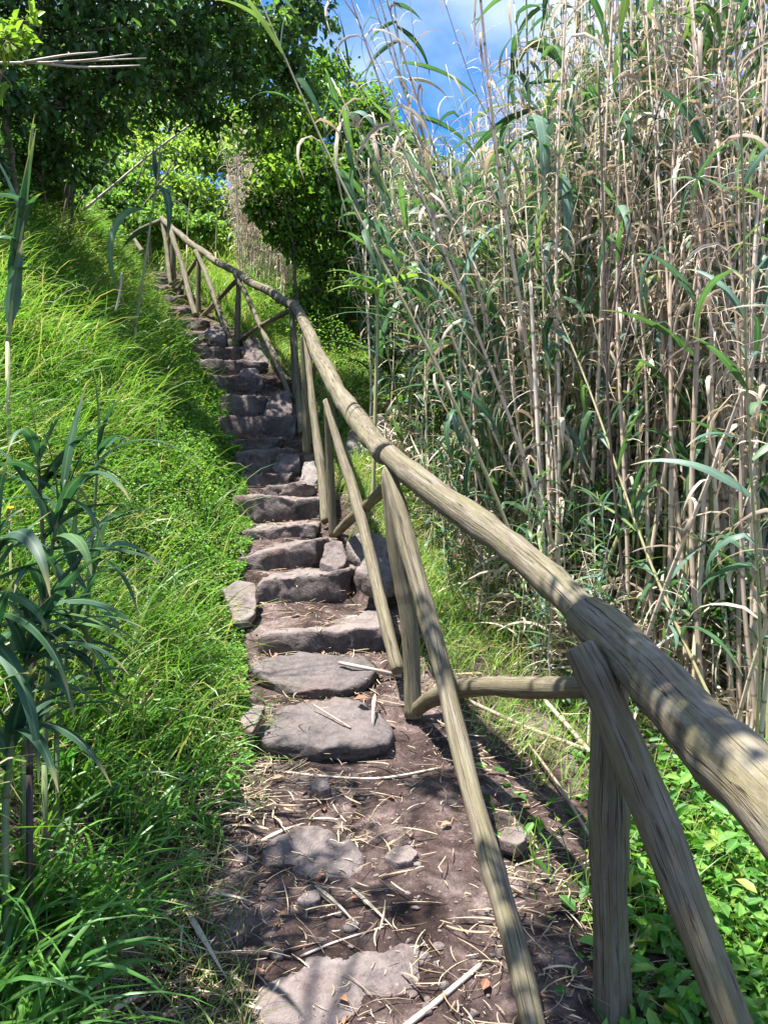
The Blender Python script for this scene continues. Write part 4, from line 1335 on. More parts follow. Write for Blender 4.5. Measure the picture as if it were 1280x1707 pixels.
reed('reed', 'slim green reed with two broad level leaves standing behind the bend of the rail',
     [(621, 860, 6.2), (625, 700, 6.2), (629, 560, 6.2), (630, 488, 6.2), (640, 380, 6.2)], 0.020, 0.006,
     [(0.76, 546, 466, -0.2, 0.085, 1.2, 0), (0.74, 550, 496, -0.3, 0.085, 0.9, 0), (0.77, 726, 472, -0.2, 0.095, 0.9, 0), (0.8, 615, 320, 0, 0.075, 0.2, 1), (0.8, 664, 396, 0.1, 0.07, 0.2, 1), (0.9, 648, 290, 0, 0.06, 0.1, 1)], lmats=[HERB, CBLUE, CDRY])
reed('reed', 'tall dark green reed standing above the thicket edge against the sky',
     [(868, 900, 5.0), (880, 620, 5.0), (886, 400, 5.0), (882, 200, 5.0), (878, 60, 5.0), (876, -60, 5.0)], 0.013, 0.005,
     [(0.96, 850, -30, 0, 0.05, 0.2, 0), (0.93, 800, 62, 0.1, 0.05, 1.4, 0), (0.9, 915, -20, 0, 0.055, 0.3, 0), (0.82, 850, 130, 0, 0.05, 1.5, 0), (0.78, 930, 130, 0, 0.055, 1.4, 0),
      (0.72, 800, 225, 0, 0.055, 0.5, 0), (0.68, 945, 140, 0, 0.05, 0.4, 0), (0.62, 770, 310, 0.1, 0.06, 0.9, 0), (0.6, 960, 280, 0, 0.06, 1.3, 0), (0.58, 888, 395, -0.12, 0.075, 2.6, 1),
      (0.5, 896, 480, -0.1, 0.07, 2.6, 1), (0.42, 855, 590, -0.1, 0.06, 2.5, 1), (0.33, 852, 690, -0.1, 0.055, 2.5, 1), (0.25, 856, 770, -0.1, 0.05, 2.5, 1)])
reed('reed', 'reed topped by a grey feathery tuft leaning beside the sky gap',
     [(745, 560, 7.2), (720, 380, 7.1), (690, 220, 7.0), (668, 90, 7.0), (655, -10, 7.0)], 0.012, 0.005,
     [(0.97, 622, 30, 0, 0.05, 0.8, 0), (0.96, 700, 40, 0, 0.05, 0.9, 0), (0.95, 650, -60, 0, 0.045, 0.1, 1), (0.88, 618, 78, 0, 0.045, 1.0, 0), (0.86, 705, 130, 0.1, 0.05, 1.3, 0), (0.8, 620, 150, 0, 0.05, 1.3, 1),
      (0.72, 800, 190, 0, 0.055, 0.9, 0), (0.66, 740, 180, 0, 0.04, 1.4, 2), (0.62, 668, 280, -0.1, 0.075, 1.6, 0), (0.55, 790, 280, 0, 0.05, 1.0, 0), (0.5, 660, 330, -0.1, 0.05, 1.2, 2), (0.38, 760, 440, -0.1, 0.06, 1.8, 0), (0.3, 700, 470, -0.1, 0.05, 1.6, 0)])
reed('reed', 'leafy reed with a drooping bundle of straw leaves beside the dark shrub',
     [(650, 620, 8.6), (640, 420, 8.5), (615, 250, 8.4), (575, 130, 8.3)], 0.015, 0.006,
     [(0.97, 545, 70, 0, 0.06, 0.5, 0), (0.96, 600, 60, 0, 0.06, 0.5, 0), (0.92, 520, 130, 0, 0.06, 1.2, 0), (0.9, 640, 110, 0, 0.06, 1.2, 0), (0.85, 560, 230, 0, 0.06, 2.4, 2), (0.82, 660, 200, 0, 0.06, 1.4, 0), (0.78, 596, 350, -0.1, 0.085, 2.6, 2),
      (0.76, 580, 300, -0.1, 0.07, 2.5, 2), (0.7, 615, 345, -0.1, 0.05, 2.5, 2), (0.68, 700, 290, 0, 0.05, 1.2, 0), (0.6, 690, 345, 0, 0.05, 0.9, 2), (0.5, 580, 330, 0, 0.05, 1.0, 1), (0.4, 690, 430, 0, 0.05, 1.2, 1), (0.94, 560, 20, 0, 0.05, 0.3, 1)])
reed('reed', 'dark stalked reed rising from the bank in front of the far fence top',
     [(226, 545, 7.0), (238, 470, 7.0), (250, 380, 7.0), (262, 300, 7.0), (268, 240, 7.0)], 0.014, 0.008,
     [(0.70, 268, 405, -0.1, 0.07, 2.2, 0), (0.58, 240, 500, -0.1, 0.06, 2.4, 0), (0.75, 255, 245, 0, 0.10, 0.1, 0), (0.5, 205, 420, 0.1, 0.05, 0.8, 0), (0.72, 275, 235, 0, 0.05, 0.1, 1)])
reed('reed', 'thick sheathed reed at the edge of the bank under the overhanging tree',
     [(14, 570, 4.0), (24, 460, 4.0), (42, 350, 4.0), (55, 215, 4.0)], 0.013, 0.006,
     [(0.2, 52, 250, -0.06, 0.085, 0.1, 0), (0.35, 62, 215, -0.06, 0.06, 0.1, 0), (0.1, 40, 400, -0.06, 0.09, 0.1, 1), (0.5, 5, 460, -0.1, 0.06, 2.5, 1), (0.55, 70, 335, -0.1, 0.05, 1.5, 0), (0.6, -40, 230, 0, 0.05, 0.5, 1), (0.7, 20, 500, -0.1, 0.06, 2.5, 1), (0.35, 70, 470, -0.1, 0.04, 1.2, 0), (0.85, 60, 190, 0, 0.05, 0.2, 0), (0.4, -30, 380, -0.1, 0.05, 1.6, 0)])
# big reed clump leaning in at the near left
for lb, pts, lv in [
    ('tallest reed of the near clump with long level leaf over the grass', [(40, 1260, 2.1), (62, 1050, 2.1), (90, 900, 2.1), (110, 800, 2.1)],
     [(0.62, 295, 850, 0.1, 0.028, 0.5, 0), (0.55, 270, 975, 0, 0.042, 1.3, 0), (0.66, 140, 970, -0.1, 0.05, 1.9, 1), (0.8, 215, 650, 0.2, 0.03, 0.4, 0), (0.78, 60, 700, 0, 0.035, 0.4, 0), (0.9, 150, 640, 0.1, 0.03, 0.3, 1), (0.7, -30, 740, 0.1, 0.04, 0.6, 0), (0.5, 200, 920, 0.1, 0.03, 1.4, 1), (0.85, 205, 790, 0.1, 0.03, 0.9, 0)]),
    ('bent reed of the near clump with a dark crooked stalk', [(50, 1290, 1.9), (55, 1120, 1.9), (75, 980, 1.95)],
     [(0.7, 208, 1120, 0, 0.042, 1.7, 1), (0.8, 205, 1010, 0.1, 0.03, 1.2, 0), (0.9, 10, 830, 0, 0.045, 0.5, 1), (0.6, -20, 960, -0.1, 0.04, 1.0, 0), (0.75, 30, 1110, -0.1, 0.045, 2.2, 1), (0.5, 110, 1210, -0.1, 0.04, 1.9, 0), (0.4, 150, 1180, 0, 0.035, 1.3, 1)]),
    ('short reed of the near clump bowed towards the path', [(95, 1230, 2.35), (112, 1080, 2.35), (130, 930, 2.4)],
     [(0.8, 230, 970, 0.1, 0.035, 1.5, 0), (0.9, 140, 800, 0, 0.035, 0.3, 1), (0.7, 190, 1080, -0.1, 0.04, 1.8, 1), (0.6, 60, 1090, -0.1, 0.035, 1.5, 0), (0.95, 200, 850, 0.1, 0.03, 0.6, 0), (0.5, 160, 1160, 0, 0.03, 1.2, 0)]),
    ('reed at the very edge of the picture bowing over the near clump', [(-40, 1260, 1.8), (-25, 1060, 1.8), (-5, 900, 1.8)],
     [(0.9, 50, 860, 0, 0.045, 1.4, 0), (0.7, 60, 1060, 0, 0.045, 1.6, 1), (0.6, 90, 1180, -0.1, 0.045, 1.6, 1), (0.85, 20, 760, 0, 0.04, 0.3, 0), (0.5, 40, 1300, -0.1, 0.04, 1.5, 0)]),
    ('straight upright reed in the middle of the near clump', [(75, 1270, 2.2), (80, 1080, 2.2), (70, 860, 2.2), (62, 740, 2.2)], [(0.95, 45, 655, 0, 0.03, 0.2, 0), (0.9, 110, 690, 0, 0.03, 0.5, 1)]),
    ('lowest reed of the near clump with leaves brushing the grass', [(10, 1330, 1.8), (25, 1200, 1.8), (50, 1080, 1.8)], [(0.95, 95, 1000, 0, 0.04, 1.0, 0), (0.9, -10, 1010, 0, 0.04, 0.6, 1)]),
    ('slender reed of the near clump standing farthest up the bank', [(140, 1120, 2.8), (150, 960, 2.8), (160, 820, 2.8), (165, 740, 2.8)], [(0.95, 150, 610, 0, 0.035, 0.3, 1), (0.9, 215, 660, 0, 0.035, 0.8, 0), (0.8, 110, 720, 0, 0.035, 0.9, 0)]),
]:
    rl = np.random.default_rng(len(lb))
    for _ in range(13):
        t_ = rl.uniform(0.15, 0.95)
        bx = np.interp(t_, np.linspace(0, 1, len(pts)), [p[0] for p in pts]); by_ = np.interp(t_, np.linspace(0, 1, len(pts)), [p[1] for p in pts])
        up = rl.random() < 0.4
        sd = rl.choice([-1, 1], p=[0.28, 0.72])
        lv = lv + [(t_, bx + sd * rl.uniform(40, 175), by_ + (-rl.uniform(40, 150) if up else rl.uniform(-20, 120)), rl.uniform(-0.2, 0.2), rl.uniform(0.028, 0.05), rl.uniform(0.2, 0.8) if up else rl.uniform(1.3, 2.2), int(rl.random() < 0.3))]
    reed('reed', lb, pts, 0.009, 0.004, lv, group='reed clump on the near bank', lmats=[CSHADED, CLEAF, CDRY], mat=TWIG_DARK if 'crooked' in lb else STALK_SHADE)
for q, (lb, pts, lv) in enumerate([
    ('small bluish reed behind the far rail beside the pale canes', [(360, 420, 13.8), (362, 360, 13.8), (364, 330, 13.8)], [(0.5, 345, 330, 0, 0.06, 0.4, 1), (0.6, 385, 340, 0, 0.06, 0.7, 1), (0.9, 366, 290, 0, 0.05, 0.1, 1), (0.4, 335, 370, 0, 0.05, 1.0, 1)]),
    ('small bluish reed just above the far end of the rail', [(312, 400, 14.4), (314, 360, 14.4), (317, 330, 14.4)], [(0.5, 296, 330, 0, 0.06, 0.4, 1), (0.6, 340, 345, 0, 0.06, 0.6, 1), (0.9, 316, 300, 0, 0.05, 0.1, 1)]),
]):
    reed('reed', lb, pts, 0.014, 0.006, lv)

# stalks that stand out from the thicket
GT = 'single stalks standing out of the thicket'
for pts, r0, r1, mt, lb in [
    ([(920, 1115, 4.35), (905, 900, 4.35), (895, 700, 4.35), (884, 470, 4.35)], 0.013, 0.010, STALK_DRY, 'straight pinkish dry stalk rising right behind the rail at the thicket edge'),
    ([(1048, 1060, 3.9), (1022, 800, 3.9), (1010, 600, 3.9), (1004, 330, 3.9), (996, 100, 3.9)], 0.008, 0.005, TWIG_DARK, 'thin nearly black stem standing in front of the canes'),
    ([(1010, 610, 3.92), (1030, 470, 3.95), (1070, 280, 4.0), (1120, 100, 4.05), (1165, -60, 4.1)], 0.006, 0.003, TWIG_DARK, 'black forked twig slanting up across the pale canes'),
    ([(1016, 640, 3.95), (1060, 500, 4.05), (1120, 260, 4.3), (1150, 200, 4.3)], 0.005, 0.003, TWIG_DARK, 'second thinner black twig of the fork among the canes'),
    ([(1172, 1180, 3.75), (1152, 900, 3.8), (1160, 600, 3.8), (1168, 300, 3.85), (1150, -50, 3.9)], 0.015, 0.011, STALK_DRY, 'thickest brown stalk standing behind the thick near rail'),
    ([(1150, 1185, 3.85), (1172, 900, 3.9), (1196, 650, 3.95), (1225, 420, 4.0)], 0.015, 0.011, STALK_DRY, 'orange tan stalk crossing the thickest brown one'),
    ([(1196, 1180, 3.9), (1188, 900, 3.9), (1180, 760, 3.9)], 0.013, 0.010, STALK_GREEN, 'yellow green stalk stump with ringed joints behind the near rail'),
    ([(735, 900, 6.0), (790, 740, 6.1), (850, 580, 6.2), (880, 510, 6.3)], 0.013, 0.010, STALK_DRY, 'brown stalk leaning over at the low edge of the thicket'),
    ([(805, 700, 6.9), (740, 540, 7.0), (690, 440, 7.1), (636, 320, 7.2)], 0.011, 0.008, STALK_DRY, 'dry tan stalk leaning back across the green gap by the slim reed'),
    ([(870, 800, 5.0), (930, 640, 5.2), (985, 560, 5.3), (1060, 440, 5.5)], 0.010, 0.008, STALK_DRY, 'dry stalk slanting through the middle of the tall thicket'),
    ([(1190, 930, 3.7), (1240, 895, 3.6), (1320, 860, 3.5)], 0.005, 0.003, TWIG_GREY, 'thin white broken stem sticking out of the canes'),
    ([(1085, 1085, 3.8), (1160, 1030, 3.8), (1250, 960, 3.8)], 0.007, 0.005, STALK_DRY, 'thin brown stem slanting across the foot of the canes'),
    ([(140, 350, 9.0), (200, 300, 9.2), (260, 250, 9.5), (342, 190, 10.0)], 0.016, 0.010, TWIG_GREY, 'long pale dry stem slanting up from the bank below the tree'),
    ([(135, 335, 9.4), (165, 290, 9.6), (195, 252, 9.8)], 0.014, 0.008, TWIG_GREY, 'shorter pale dry stem slanting beside the long one'),
    ([(193, 520, 6.4), (200, 490, 6.4), (204, 455, 6.4)], 0.010, 0.009, TWIG_GREY, 'broken grey stub standing in the bank grass'),
]:
    stick('dry_stalk' if mt is not TWIG_DARK else 'dark_stem', pts, r0, r1, mt, lb, 'stalk', GT, k=24)
tw = empty('dead_branch', P(-30, 105, 3.6), 'bundle of white dead twigs jutting level out of the overhanging tree', 'branch')
for pts in [[(-30, 105, 3.6), (90, 104, 3.7), (245, 97, 3.8)], [(40, 104, 3.65), (110, 92, 3.7), (163, 87, 3.75)], [(90, 104, 3.7), (150, 100, 3.7), (220, 90, 3.75)], [(60, 104, 3.7), (140, 112, 3.7), (234, 109, 3.7)]]:
    mb = MB()
    tube(mb, catmull([P(*p) for p in pts], 10) - np.array(tw.location), np.linspace(0.007, 0.0025, 10), 6, 0.8, 0.12, seed=3)
    mb.build('twig', TWIG_GREY, tw)

# ------------------------------------------------------------------ trees and shrubs
def clump_leaves(lf, tw, c, rad, n, size, r, lo=0.0, hi=1.0, stem=None):
    """leafy sprays round a clump centre"""
    c = np.asarray(c, float)
    rad = np.asarray(rad, float)
    ns = max(4, n // 22)
    dirs = norm(r.normal(0, 1, (ns, 3)) + np.array([0, 0, 0.15]))
    for dv in dirs:
        tip = c + dv * rad * r.uniform(0.55, 1.15)
        b = c + dv * rad * 0.1 + r.normal(0, 0.04, 3)
        k = 6
        tt = np.linspace(0, 1, k)[:, None]
        q = b * (1 - tt) + tip * tt + np.sin(tt * math.pi) * r.normal(0, 0.05, 3)
        tube(tw, q, np.linspace(0.006, 0.002, k) * (size / 0.06), 4, r.random(), 0, caps=False)
        m = int(n / ns)
        t = r.random(m) ** 0.6
        p = b + (tip - b) * t[:, None] + r.normal(0, 1, (m, 3)) * rad * 0.16
        size_ = size * r.uniform(0.8, 1.3)
        dd = norm(dv * 0.6 + r.normal(0, 0.7, (m, 3)) + np.array([0, 0, -0.25]))
        nn = norm(np.array([0.15, 0.0, 1.0]) + r.normal(0, 0.5, (m, 3)))
        sz = size_ * r.uniform(0.55, 1.35, m)
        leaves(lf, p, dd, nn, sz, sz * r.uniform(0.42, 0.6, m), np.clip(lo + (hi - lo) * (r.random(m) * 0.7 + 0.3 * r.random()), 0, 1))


def tree(name, label, cat, base, stems, clumps, size, mat, seed, group=None):
    """stems: lists of ((px,py,Y), radius); clumps: (px, py, Y, radius m, leaves, lo, hi)"""
    r = np.random.default_rng(seed)
    base = np.asarray(base, float)
    e = empty(name, base, label, cat, group)
    tr, lf = MB(), MB()
    ends = []
    for s in stems:
        w = np.array([P(*p) for p, _ in s])
        q = catmull(np.column_stack([w, [x for _, x in s]]), max(10, 5 * len(s)))
        q[1:-1, :3] += r.normal(0, 0.012, (len(q) - 2, 3))
        tube(tr, q[:, :3] - base, np.maximum(q[:, 3], 0.003), 7, r.random(), 0.08, seed=seed)
        ends.append(q[:, :3])
    allp = np.concatenate(ends)
    for (px, py, Y, rad, n, lo, hi) in clumps:
        c = P(px, py, Y)
        j = np.argmin(np.linalg.norm(allp - c, axis=1))
        k = np.linspace(0, 1, 8)[:, None]
        q = allp[j] * (1 - k) + c * k + np.sin(k * math.pi) * r.normal(0, 0.06, 3)
        tube(tr, q - base, np.linspace(0.014, 0.006, 8), 5, r.random(), 0)
        clump_leaves(lf, tr, c - base, np.array([rad, rad, rad * 0.75]), n, size, r, lo, hi)
    tr.build('trunk', BARK, e)
    lf.build('crown', mat, e)
    return e


rt = np.random.default_rng(55)
# overhanging tree, top of the bank
cl = []
for (px, py, Y, rad) in [(-60, 60, 4.6, .45), (40, 20, 4.8, .45), (30, 170, 4.8, .32), (120, 60, 5.0, .5), (110, 175, 5.2, .38), (200, 20, 5.2, .5), (205, 130, 5.4, .45), (180, 205, 5.6, .30), (290, 60, 5.6, .5), (300, 150, 5.8, .36),
                         (380, 20, 5.8, .5), (385, 110, 6.0, .42), (440, 180, 6.4, .36), (470, 60, 6.2, .45), (500, 130, 6.4, .34), (520, 10, 6.4, .40), (340, -60, 5.6, .5), (200, -80, 5.2, .6), (60, -80, 4.8, .6), (460, -70, 6.2, .5),
                         (250, 180, 6.2, .3), (40, 265, 5.4, .3), (100, 255, 5.6, .3), (-30, 285, 4.8, .35), (135, 285, 6.2, .22), (70, 310, 6.0, .22), (60, 235, 5.4, .3), (340, 190, 6.6, .32), (-120, -40, 4.4, .6), (-80, 180, 4.8, .4), (20, 110, 6.0, .5), (130, 110, 6.6, .6), (250, 90, 6.8, .6), (340, 80, 6.8, .6), (430, 110, 7.0, .5)]:
    bright = px > 360 and rt.random() < 0.75  # right-hand clumps get lighter leaf colours than the shaded rest of the crown
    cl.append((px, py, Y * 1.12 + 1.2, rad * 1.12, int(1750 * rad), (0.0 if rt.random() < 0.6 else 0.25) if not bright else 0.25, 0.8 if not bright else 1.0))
tree('overhanging_tree', 'dark leafy tree overhanging the stair from the top of the bank', 'tree', P(60, 330, 7.4),
     [[((60, 330, 8.4), .036), ((75, 200, 8.3), .030), ((110, 60, 8.2), .026), ((150, -80, 8.1), .02)],
      [((110, 330, 8.6), .026), ((125, 220, 8.5), .022), ((140, 100, 8.4), .02), ((140, -60, 8.4), .016)],
      [((100, 90, 8.4), .022), ((200, 60, 8.7), .018), ((320, 60, 9.0), .014), ((450, 70, 9.1), .010), ((520, 40, 9.2), .006)],
      [((125, 190, 8.5), .016), ((220, 150, 8.7), .012), ((330, 140, 9.0), .009), ((430, 170, 9.2), .006)],
      [((30, 340, 6.8), .03), ((10, 200, 6.6), .026), ((-20, 60, 6.4), .02)],
      [((105, 370, 8.8), .018), ((130, 260, 8.8), .016), ((150, 170, 8.7), .012)],
      [((118, 400, 8.4), .014), ((128, 290, 8.4), .014), ((160, 180, 8.3), .010)],
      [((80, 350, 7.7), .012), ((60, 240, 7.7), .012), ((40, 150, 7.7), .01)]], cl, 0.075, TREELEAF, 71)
tree('sunlit_leaf_sprig', 'leaf sprig coloured bright as a sunlit patch at the edge under the overhanging tree', 'shrub', P(-40, 300, 3.4),  # sunlit patch of foliage, its light put into brighter leaf colours
     [[((-40, 300, 3.4), .016), ((-20, 180, 3.4), .012), ((20, 80, 3.4), .006)]],
     [(20, 75, 3.4, .13, 90, 0.6, 1.0), (0, 130, 3.4, .10, 60, 0.4, 0.9), (40, 55, 3.45, .10, 60, 0.6, 1.0), (-30, 60, 3.4, .14, 80, 0.4, 0.9)], 0.05, BUSHLEAF, 72)
# unseen tree added over the camera's shoulder; clumps placed to dapple path and post
cl = [(-1.5, 0.2, 4.3, .5, 620), (-1.1, 0.7, 4.6, .45, 520), (-1.9, 1.0, 4.2, .5, 560), (-1.3, -0.4, 4.4, .5, 520), (-2.3, 0.4, 4.2, .5, 620), (-1.5, 0.9, 4.8, .4, 330), (-0.50, 1.72, 4.3, .38, 1300), (-0.22, 1.35, 4.5, .34, 560), (-0.7, 1.3, 4.5, .36, 420), (-1.35, 2.2, 4.3, .32, 170), (-1.05, 2.7, 4.6, .3, 150), (-1.8, 2.1, 4.4, .35, 220), (-2.2, 1.6, 4.3, .35, 240), (-1.5, 2.8, 4.6, .3, 150)]
sb = np.array([-2.6, -0.6, tz(-2.6, -0.6)])
e = empty('unseen_shade_tree', sb, 'unseen tree beside the camera, added to shade the near path', 'tree')
tr, lf = MB(), MB()
rs = np.random.default_rng(12)
tk = catmull(np.array([[0, 0, -0.1], [0.1, 0.05, 1.0], [0.3, 0.5, 2.0], [0.9, 1.3, 3.0]]), 20)
tube(tr, tk, np.linspace(0.09, 0.04, 20), 10, 0.3, 0.08, seed=2)
for x, y, z, rd, n in cl:
    c = np.array([x, y, z]) - sb
    b = tk[rs.integers(11, 20)]
    k_ = np.linspace(0, 1, 9)[:, None]
    tube(tr, b * (1 - k_) + c * k_ + np.sin(k_ * math.pi) * rs.normal(0, 0.06, 3), np.linspace(0.022, 0.007, 9), 6, 0.4, 0.05)
    clump_leaves(lf, tr, c, np.array([rd, rd, rd * 0.6]), n, 0.062, rs)
tr.build('trunk', BARK, e)
lf.build('crown', TREELEAF, e)
# tall shrub on the fence side
cl = []
for (px, py, Y, rad) in [(500, 200, 11.2, .55), (560, 190, 11.5, .6), (450, 240, 11.0, .5), (470, 310, 10.8, .5), (530, 290, 11.0, .6), (590, 270, 11.6, .5), (510, 370, 11.0, .5), (570, 370, 11.4, .5), (545, 130, 11.8, .45), (610, 180, 12.2, .5),
                         (480, 400, 11.0, .35), (540, 440, 11.2, .45), (600, 430, 11.6, .4), (440, 350, 10.9, .28), (520, 500, 11.2, .4), (575, 510, 11.4, .4), (500, 250, 11.6, .5), (560, 320, 12.0, .6), (640, 250, 12.6, .5), (620, 340, 12.4, .5)]:
    b = py < 350 and px < 520  # lit upper left painted with brighter leaf tones, darker ones beneath
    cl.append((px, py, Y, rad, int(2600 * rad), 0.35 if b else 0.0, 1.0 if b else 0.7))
tree('tall_shrub', 'tall leafy shrub with dark stems growing behind the far handrail', 'shrub', P(530, 640, 11.2),
     [[((505, 610, 11.0), .03), ((495, 480, 11.0), .028), ((480, 330, 10.9), .02), ((460, 240, 11.0), .01)],
      [((530, 640, 11.2), .04), ((525, 480, 11.2), .034), ((520, 330, 11.1), .024), ((510, 180, 11.3), .01)],
      [((550, 630, 11.3), .035), ((560, 480, 11.3), .03), ((575, 330, 11.5), .02), ((560, 170, 11.6), .01)],
      [((575, 640, 11.5), .03), ((590, 480, 11.5), .026), ((610, 330, 12.0), .018), ((620, 190, 12.3), .01)],
      [((515, 620, 11.0), .02), ((540, 470, 11.4), .018), ((545, 280, 11.6), .012), ((545, 140, 11.8), .008)]], cl, 0.075, BUSHLEAF, 73)
# far bushes above the top of the stair
for q, (lb, base, cls) in enumerate([
    ('round yellow green bush above the top of the stair', (270, 400, 16.5), [(270, 260, 16.5, .8), (220, 300, 16.2, .7), (330, 260, 16.6, .8), (300, 320, 16, .7), (380, 270, 16.8, .7), (350, 340, 16.2, .6), (250, 350, 15.8, .6), (300, 400, 15.8, .6), (360, 400, 16, .6), (400, 350, 16.5, .7), (230, 400, 16, .5), (410, 420, 16, .5), (400, 230, 17.2, .7), (320, 220, 17.2, .8), (240, 230, 17, .7)]),
    ('darker bush below the yellow green one where the stair turns', (200, 400, 15.2), [(200, 340, 15.2, .55), (170, 370, 15, .5), (240, 375, 15, .45), (290, 370, 15.2, .4), (160, 410, 15, .5), (130, 380, 15, .6), (200, 400, 15, .4), (110, 330, 15, .7), (180, 310, 15.6, .5), (220, 320, 15.6, .5), (340, 380, 15.2, .35)]),
    ('big leafy bush closing the view behind the pale canes', (430, 380, 18.5), [(420, 220, 18.5, .9), (470, 260, 18.5, .9), (360, 200, 18.8, .9), (430, 310, 18, .8), (500, 200, 19, .9), (300, 170, 19, 1.0), (480, 340, 18, .9), (540, 300, 18.5, 1.0), (600, 300, 19, 1.0), (440, 380, 17.5, .8), (220, 200, 18.5, .9), (150, 240, 18, .9)]),
    ('green bush rising behind the low canes under the sky gap', (680, 440, 13.5), [(640, 300, 13.5, .6), (690, 300, 13.5, .6), (740, 330, 13.5, .55), (700, 380, 13, .6), (650, 390, 13, .6), (780, 350, 13.5, .5), (760, 400, 13, .5), (820, 380, 13.5, .5), (600, 380, 13, .6), (640, 460, 12.5, .5), (720, 440, 12.5, .5), (850, 330, 14, .6), (900, 380, 14, .6), (960, 330, 14.5, .7), (620, 220, 14, .5), (665, 240, 14, .45)]),
    ('shaded bush behind the trunks at the back of the bank', (60, 360, 9.5), [(60, 260, 9.5, .6), (20, 300, 9, .5), (120, 250, 10, .6), (-40, 260, 9, .6), (90, 320, 9.6, .4), (160, 230, 10.5, .6), (-60, 150, 9, .8), (40, 150, 9.5, .8), (150, 120, 10, .8), (260, 100, 10.5, .8), (350, 90, 11, .7)]),
]):
    b = P(*base)
    st = [[(base, .04), ((base[0] + dx * 0.4, base[1] - 50, base[2]), .03), ((base[0] + dx, base[1] - 130, base[2]), .012)] for dx in (-70, -20, 40, 90)]
    c2 = [(a, b_, c, d, int(1700 * d), (0.3, 0.0, 0.1, 0.15, 0.0)[q], (1.0, 0.6, 0.9, 0.9, 0.4)[q]) for a, b_, c, d in cls]  # leaf tones per bush: bright end for lit ones, dark end for shaded
    tree('bush', lb, 'bush', b, st, c2, 0.10 if q != 4 else 0.08, FARLEAF_LIT if q < 3 else BUSHLEAF, 80 + q, 'bushes at the back')

# low leafy bramble inside the thicket
for q, (px, py, Y, lb) in enumerate([(1040, 900, 4.6, 'leafy bramble inside the thicket beneath the black twig'), (1100, 700, 4.8, 'leafy bramble halfway up the canes beside the black twig'), (1220, 620, 4.2, 'leafy bramble high in the canes behind the thick rail'),
                                     (950, 960, 5.0, 'low leafy bramble at the thicket foot behind the middle rail'), (700, 580, 8.4, 'yellow green weedy shrub at the low edge of the thicket'), (760, 640, 7.6, 'green weedy shrub in front of the leaning tan stalk'), (1240, 1020, 3.9, 'low bramble in the canes just above the thick rail')]):
    gx_, gy_ = P(px, py, Y)[0], Y
    g = np.array([gx_, gy_, tz(gx_, gy_)])
    gp = 853.5 + (CAMZ - g[2]) / Y * F
    tree('bramble', lb, 'shrub', g, [[((px, gp, Y), .006), ((px + 15, (gp + py) / 2, Y), .005), ((px, py, Y), .003)], [((px - 10, gp, Y), .005), ((px - 50, (gp + py) / 2, Y), .004), ((px - 60, py - 20, Y), .003)]],
         [(px, py, Y, .28, 240, 0.1, 0.8), (px - 60, py + 20, Y, .24, 180, 0.1, 0.8), (px + 55, py + 40, Y, .24, 180, 0.1, 0.8), (px + 10, py + 110, Y, .24, 160, 0.1, 0.8), (px - 20, py - 70, Y, .2, 120, 0.2, 0.9)], 0.045 if q not in (4, 5) else 0.06, BUSHLEAF if q in (4, 5) else TREELEAF, 90 + q, 'brambles in the thicket')

# pale dry canes in the sun far up behind the rail
bl = MB()
for j in range(90):
    px = rc.uniform(398, 492); y = rc.uniform(12.6, 15.5)
    x = (px - 640) / F * y
    i = int(rc.integers(0, 9))
    if j >= 36:
        add_cane_to(bl, i, x, y, rc.uniform(1.8, 3.3), rc.uniform(0, 6.28), abs(rc.normal(0, 0.09)), rc.uniform(0, 6.28))
        continue
    place_cane(i, x, y, rc.uniform(1.8, 3.3), rc.uniform(0, 6.28), abs(rc.normal(0, 0.09)), rc.uniform(0, 6.28), 'bleached dry cane in the sunlit stand far up behind the handrail')['group'] = 'bleached canes up the slope'

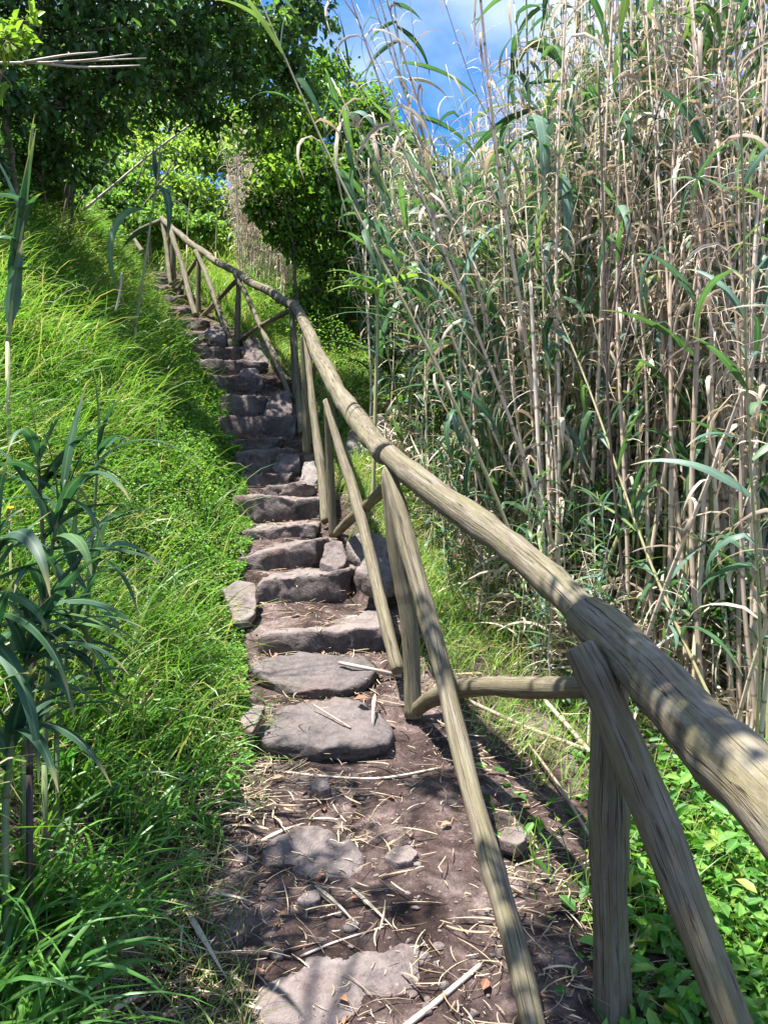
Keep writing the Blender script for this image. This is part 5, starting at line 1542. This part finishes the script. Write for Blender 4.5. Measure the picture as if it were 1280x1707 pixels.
o = bl.build('cane_thicket', LM + [STALK_DRY, STALK_GREEN])
tag(o, 'bleached cane tangle filling the sunlit stand far up the slope', 'canes', kind='stuff')

# small herbs with separate leaves near the camera
for (px, py, Y, lb) in [(318, 1480, 2.25, 'little nettle like seedling growing from the straw by the path'), (355, 1420, 2.45, 'dark toothed seedling between straw and path'), (385, 1340, 2.8, 'small seedling on the bank edge below the slabs')]:
    b = on_ground(px, py, Y, 0.0)
    e = empty('seedling', b, lb, 'plant', 'seedlings beside the path')
    st, lf = MB(), MB()
    tube(st, np.array([[0, 0, 0], [0.004, 0, 0.05], [0, 0.005, 0.10]]), [0.003, 0.0025, 0.002], 5, 0.3)
    for lv, (z, n_, s_) in enumerate([(0.03, 3, 0.05), (0.06, 4, 0.05), (0.09, 4, 0.04), (0.105, 3, 0.025)]):
        az = np.linspace(0, 6.28, n_, endpoint=False) + lv
        leaves(lf, np.tile([0, 0, z], (n_, 1)), np.stack([np.cos(az), np.sin(az), np.full(n_, 0.15)], -1), np.tile([0, 0, 1.0], (n_, 1)), s_, s_ * 0.6, R.random(n_))
    st.build('stem', STALK_GREEN, e)
    lf.build('leaves', COVER, e)
# yellow flowers on the near bank
for (px, py, Y, lb) in [(18, 848, 2.6, 'upper yellow flower in the reeds of the near bank'), (16, 868, 2.6, 'lower yellow flower in the reeds of the near bank')]:
    b = P(px, py, Y)
    g = tz(b[0], b[1])
    e = empty('yellow_flower', (b[0], b[1], min(g, b[2] - 0.1)), lb, 'flower')
    st, fl = MB(), MB()
    hh = b[2] - e.location.z
    tube(st, np.array([[0, 0, 0], [0.005, 0, hh * 0.5], [0, 0, hh]]), 0.0018, 5, 0.3)
    az = np.linspace(0, 6.28, 5, endpoint=False)
    leaves(fl, np.tile([0, 0, hh], (5, 1)), np.stack([np.cos(az), np.sin(az) * 0.6, np.full(5, 0.5)], -1), np.tile([0, -0.6, 1.0], (5, 1)), 0.014, 0.011, R.random(5))
    st.build('stem', STALK_GREEN, e)
    fl.build('petals', PETAL, e)
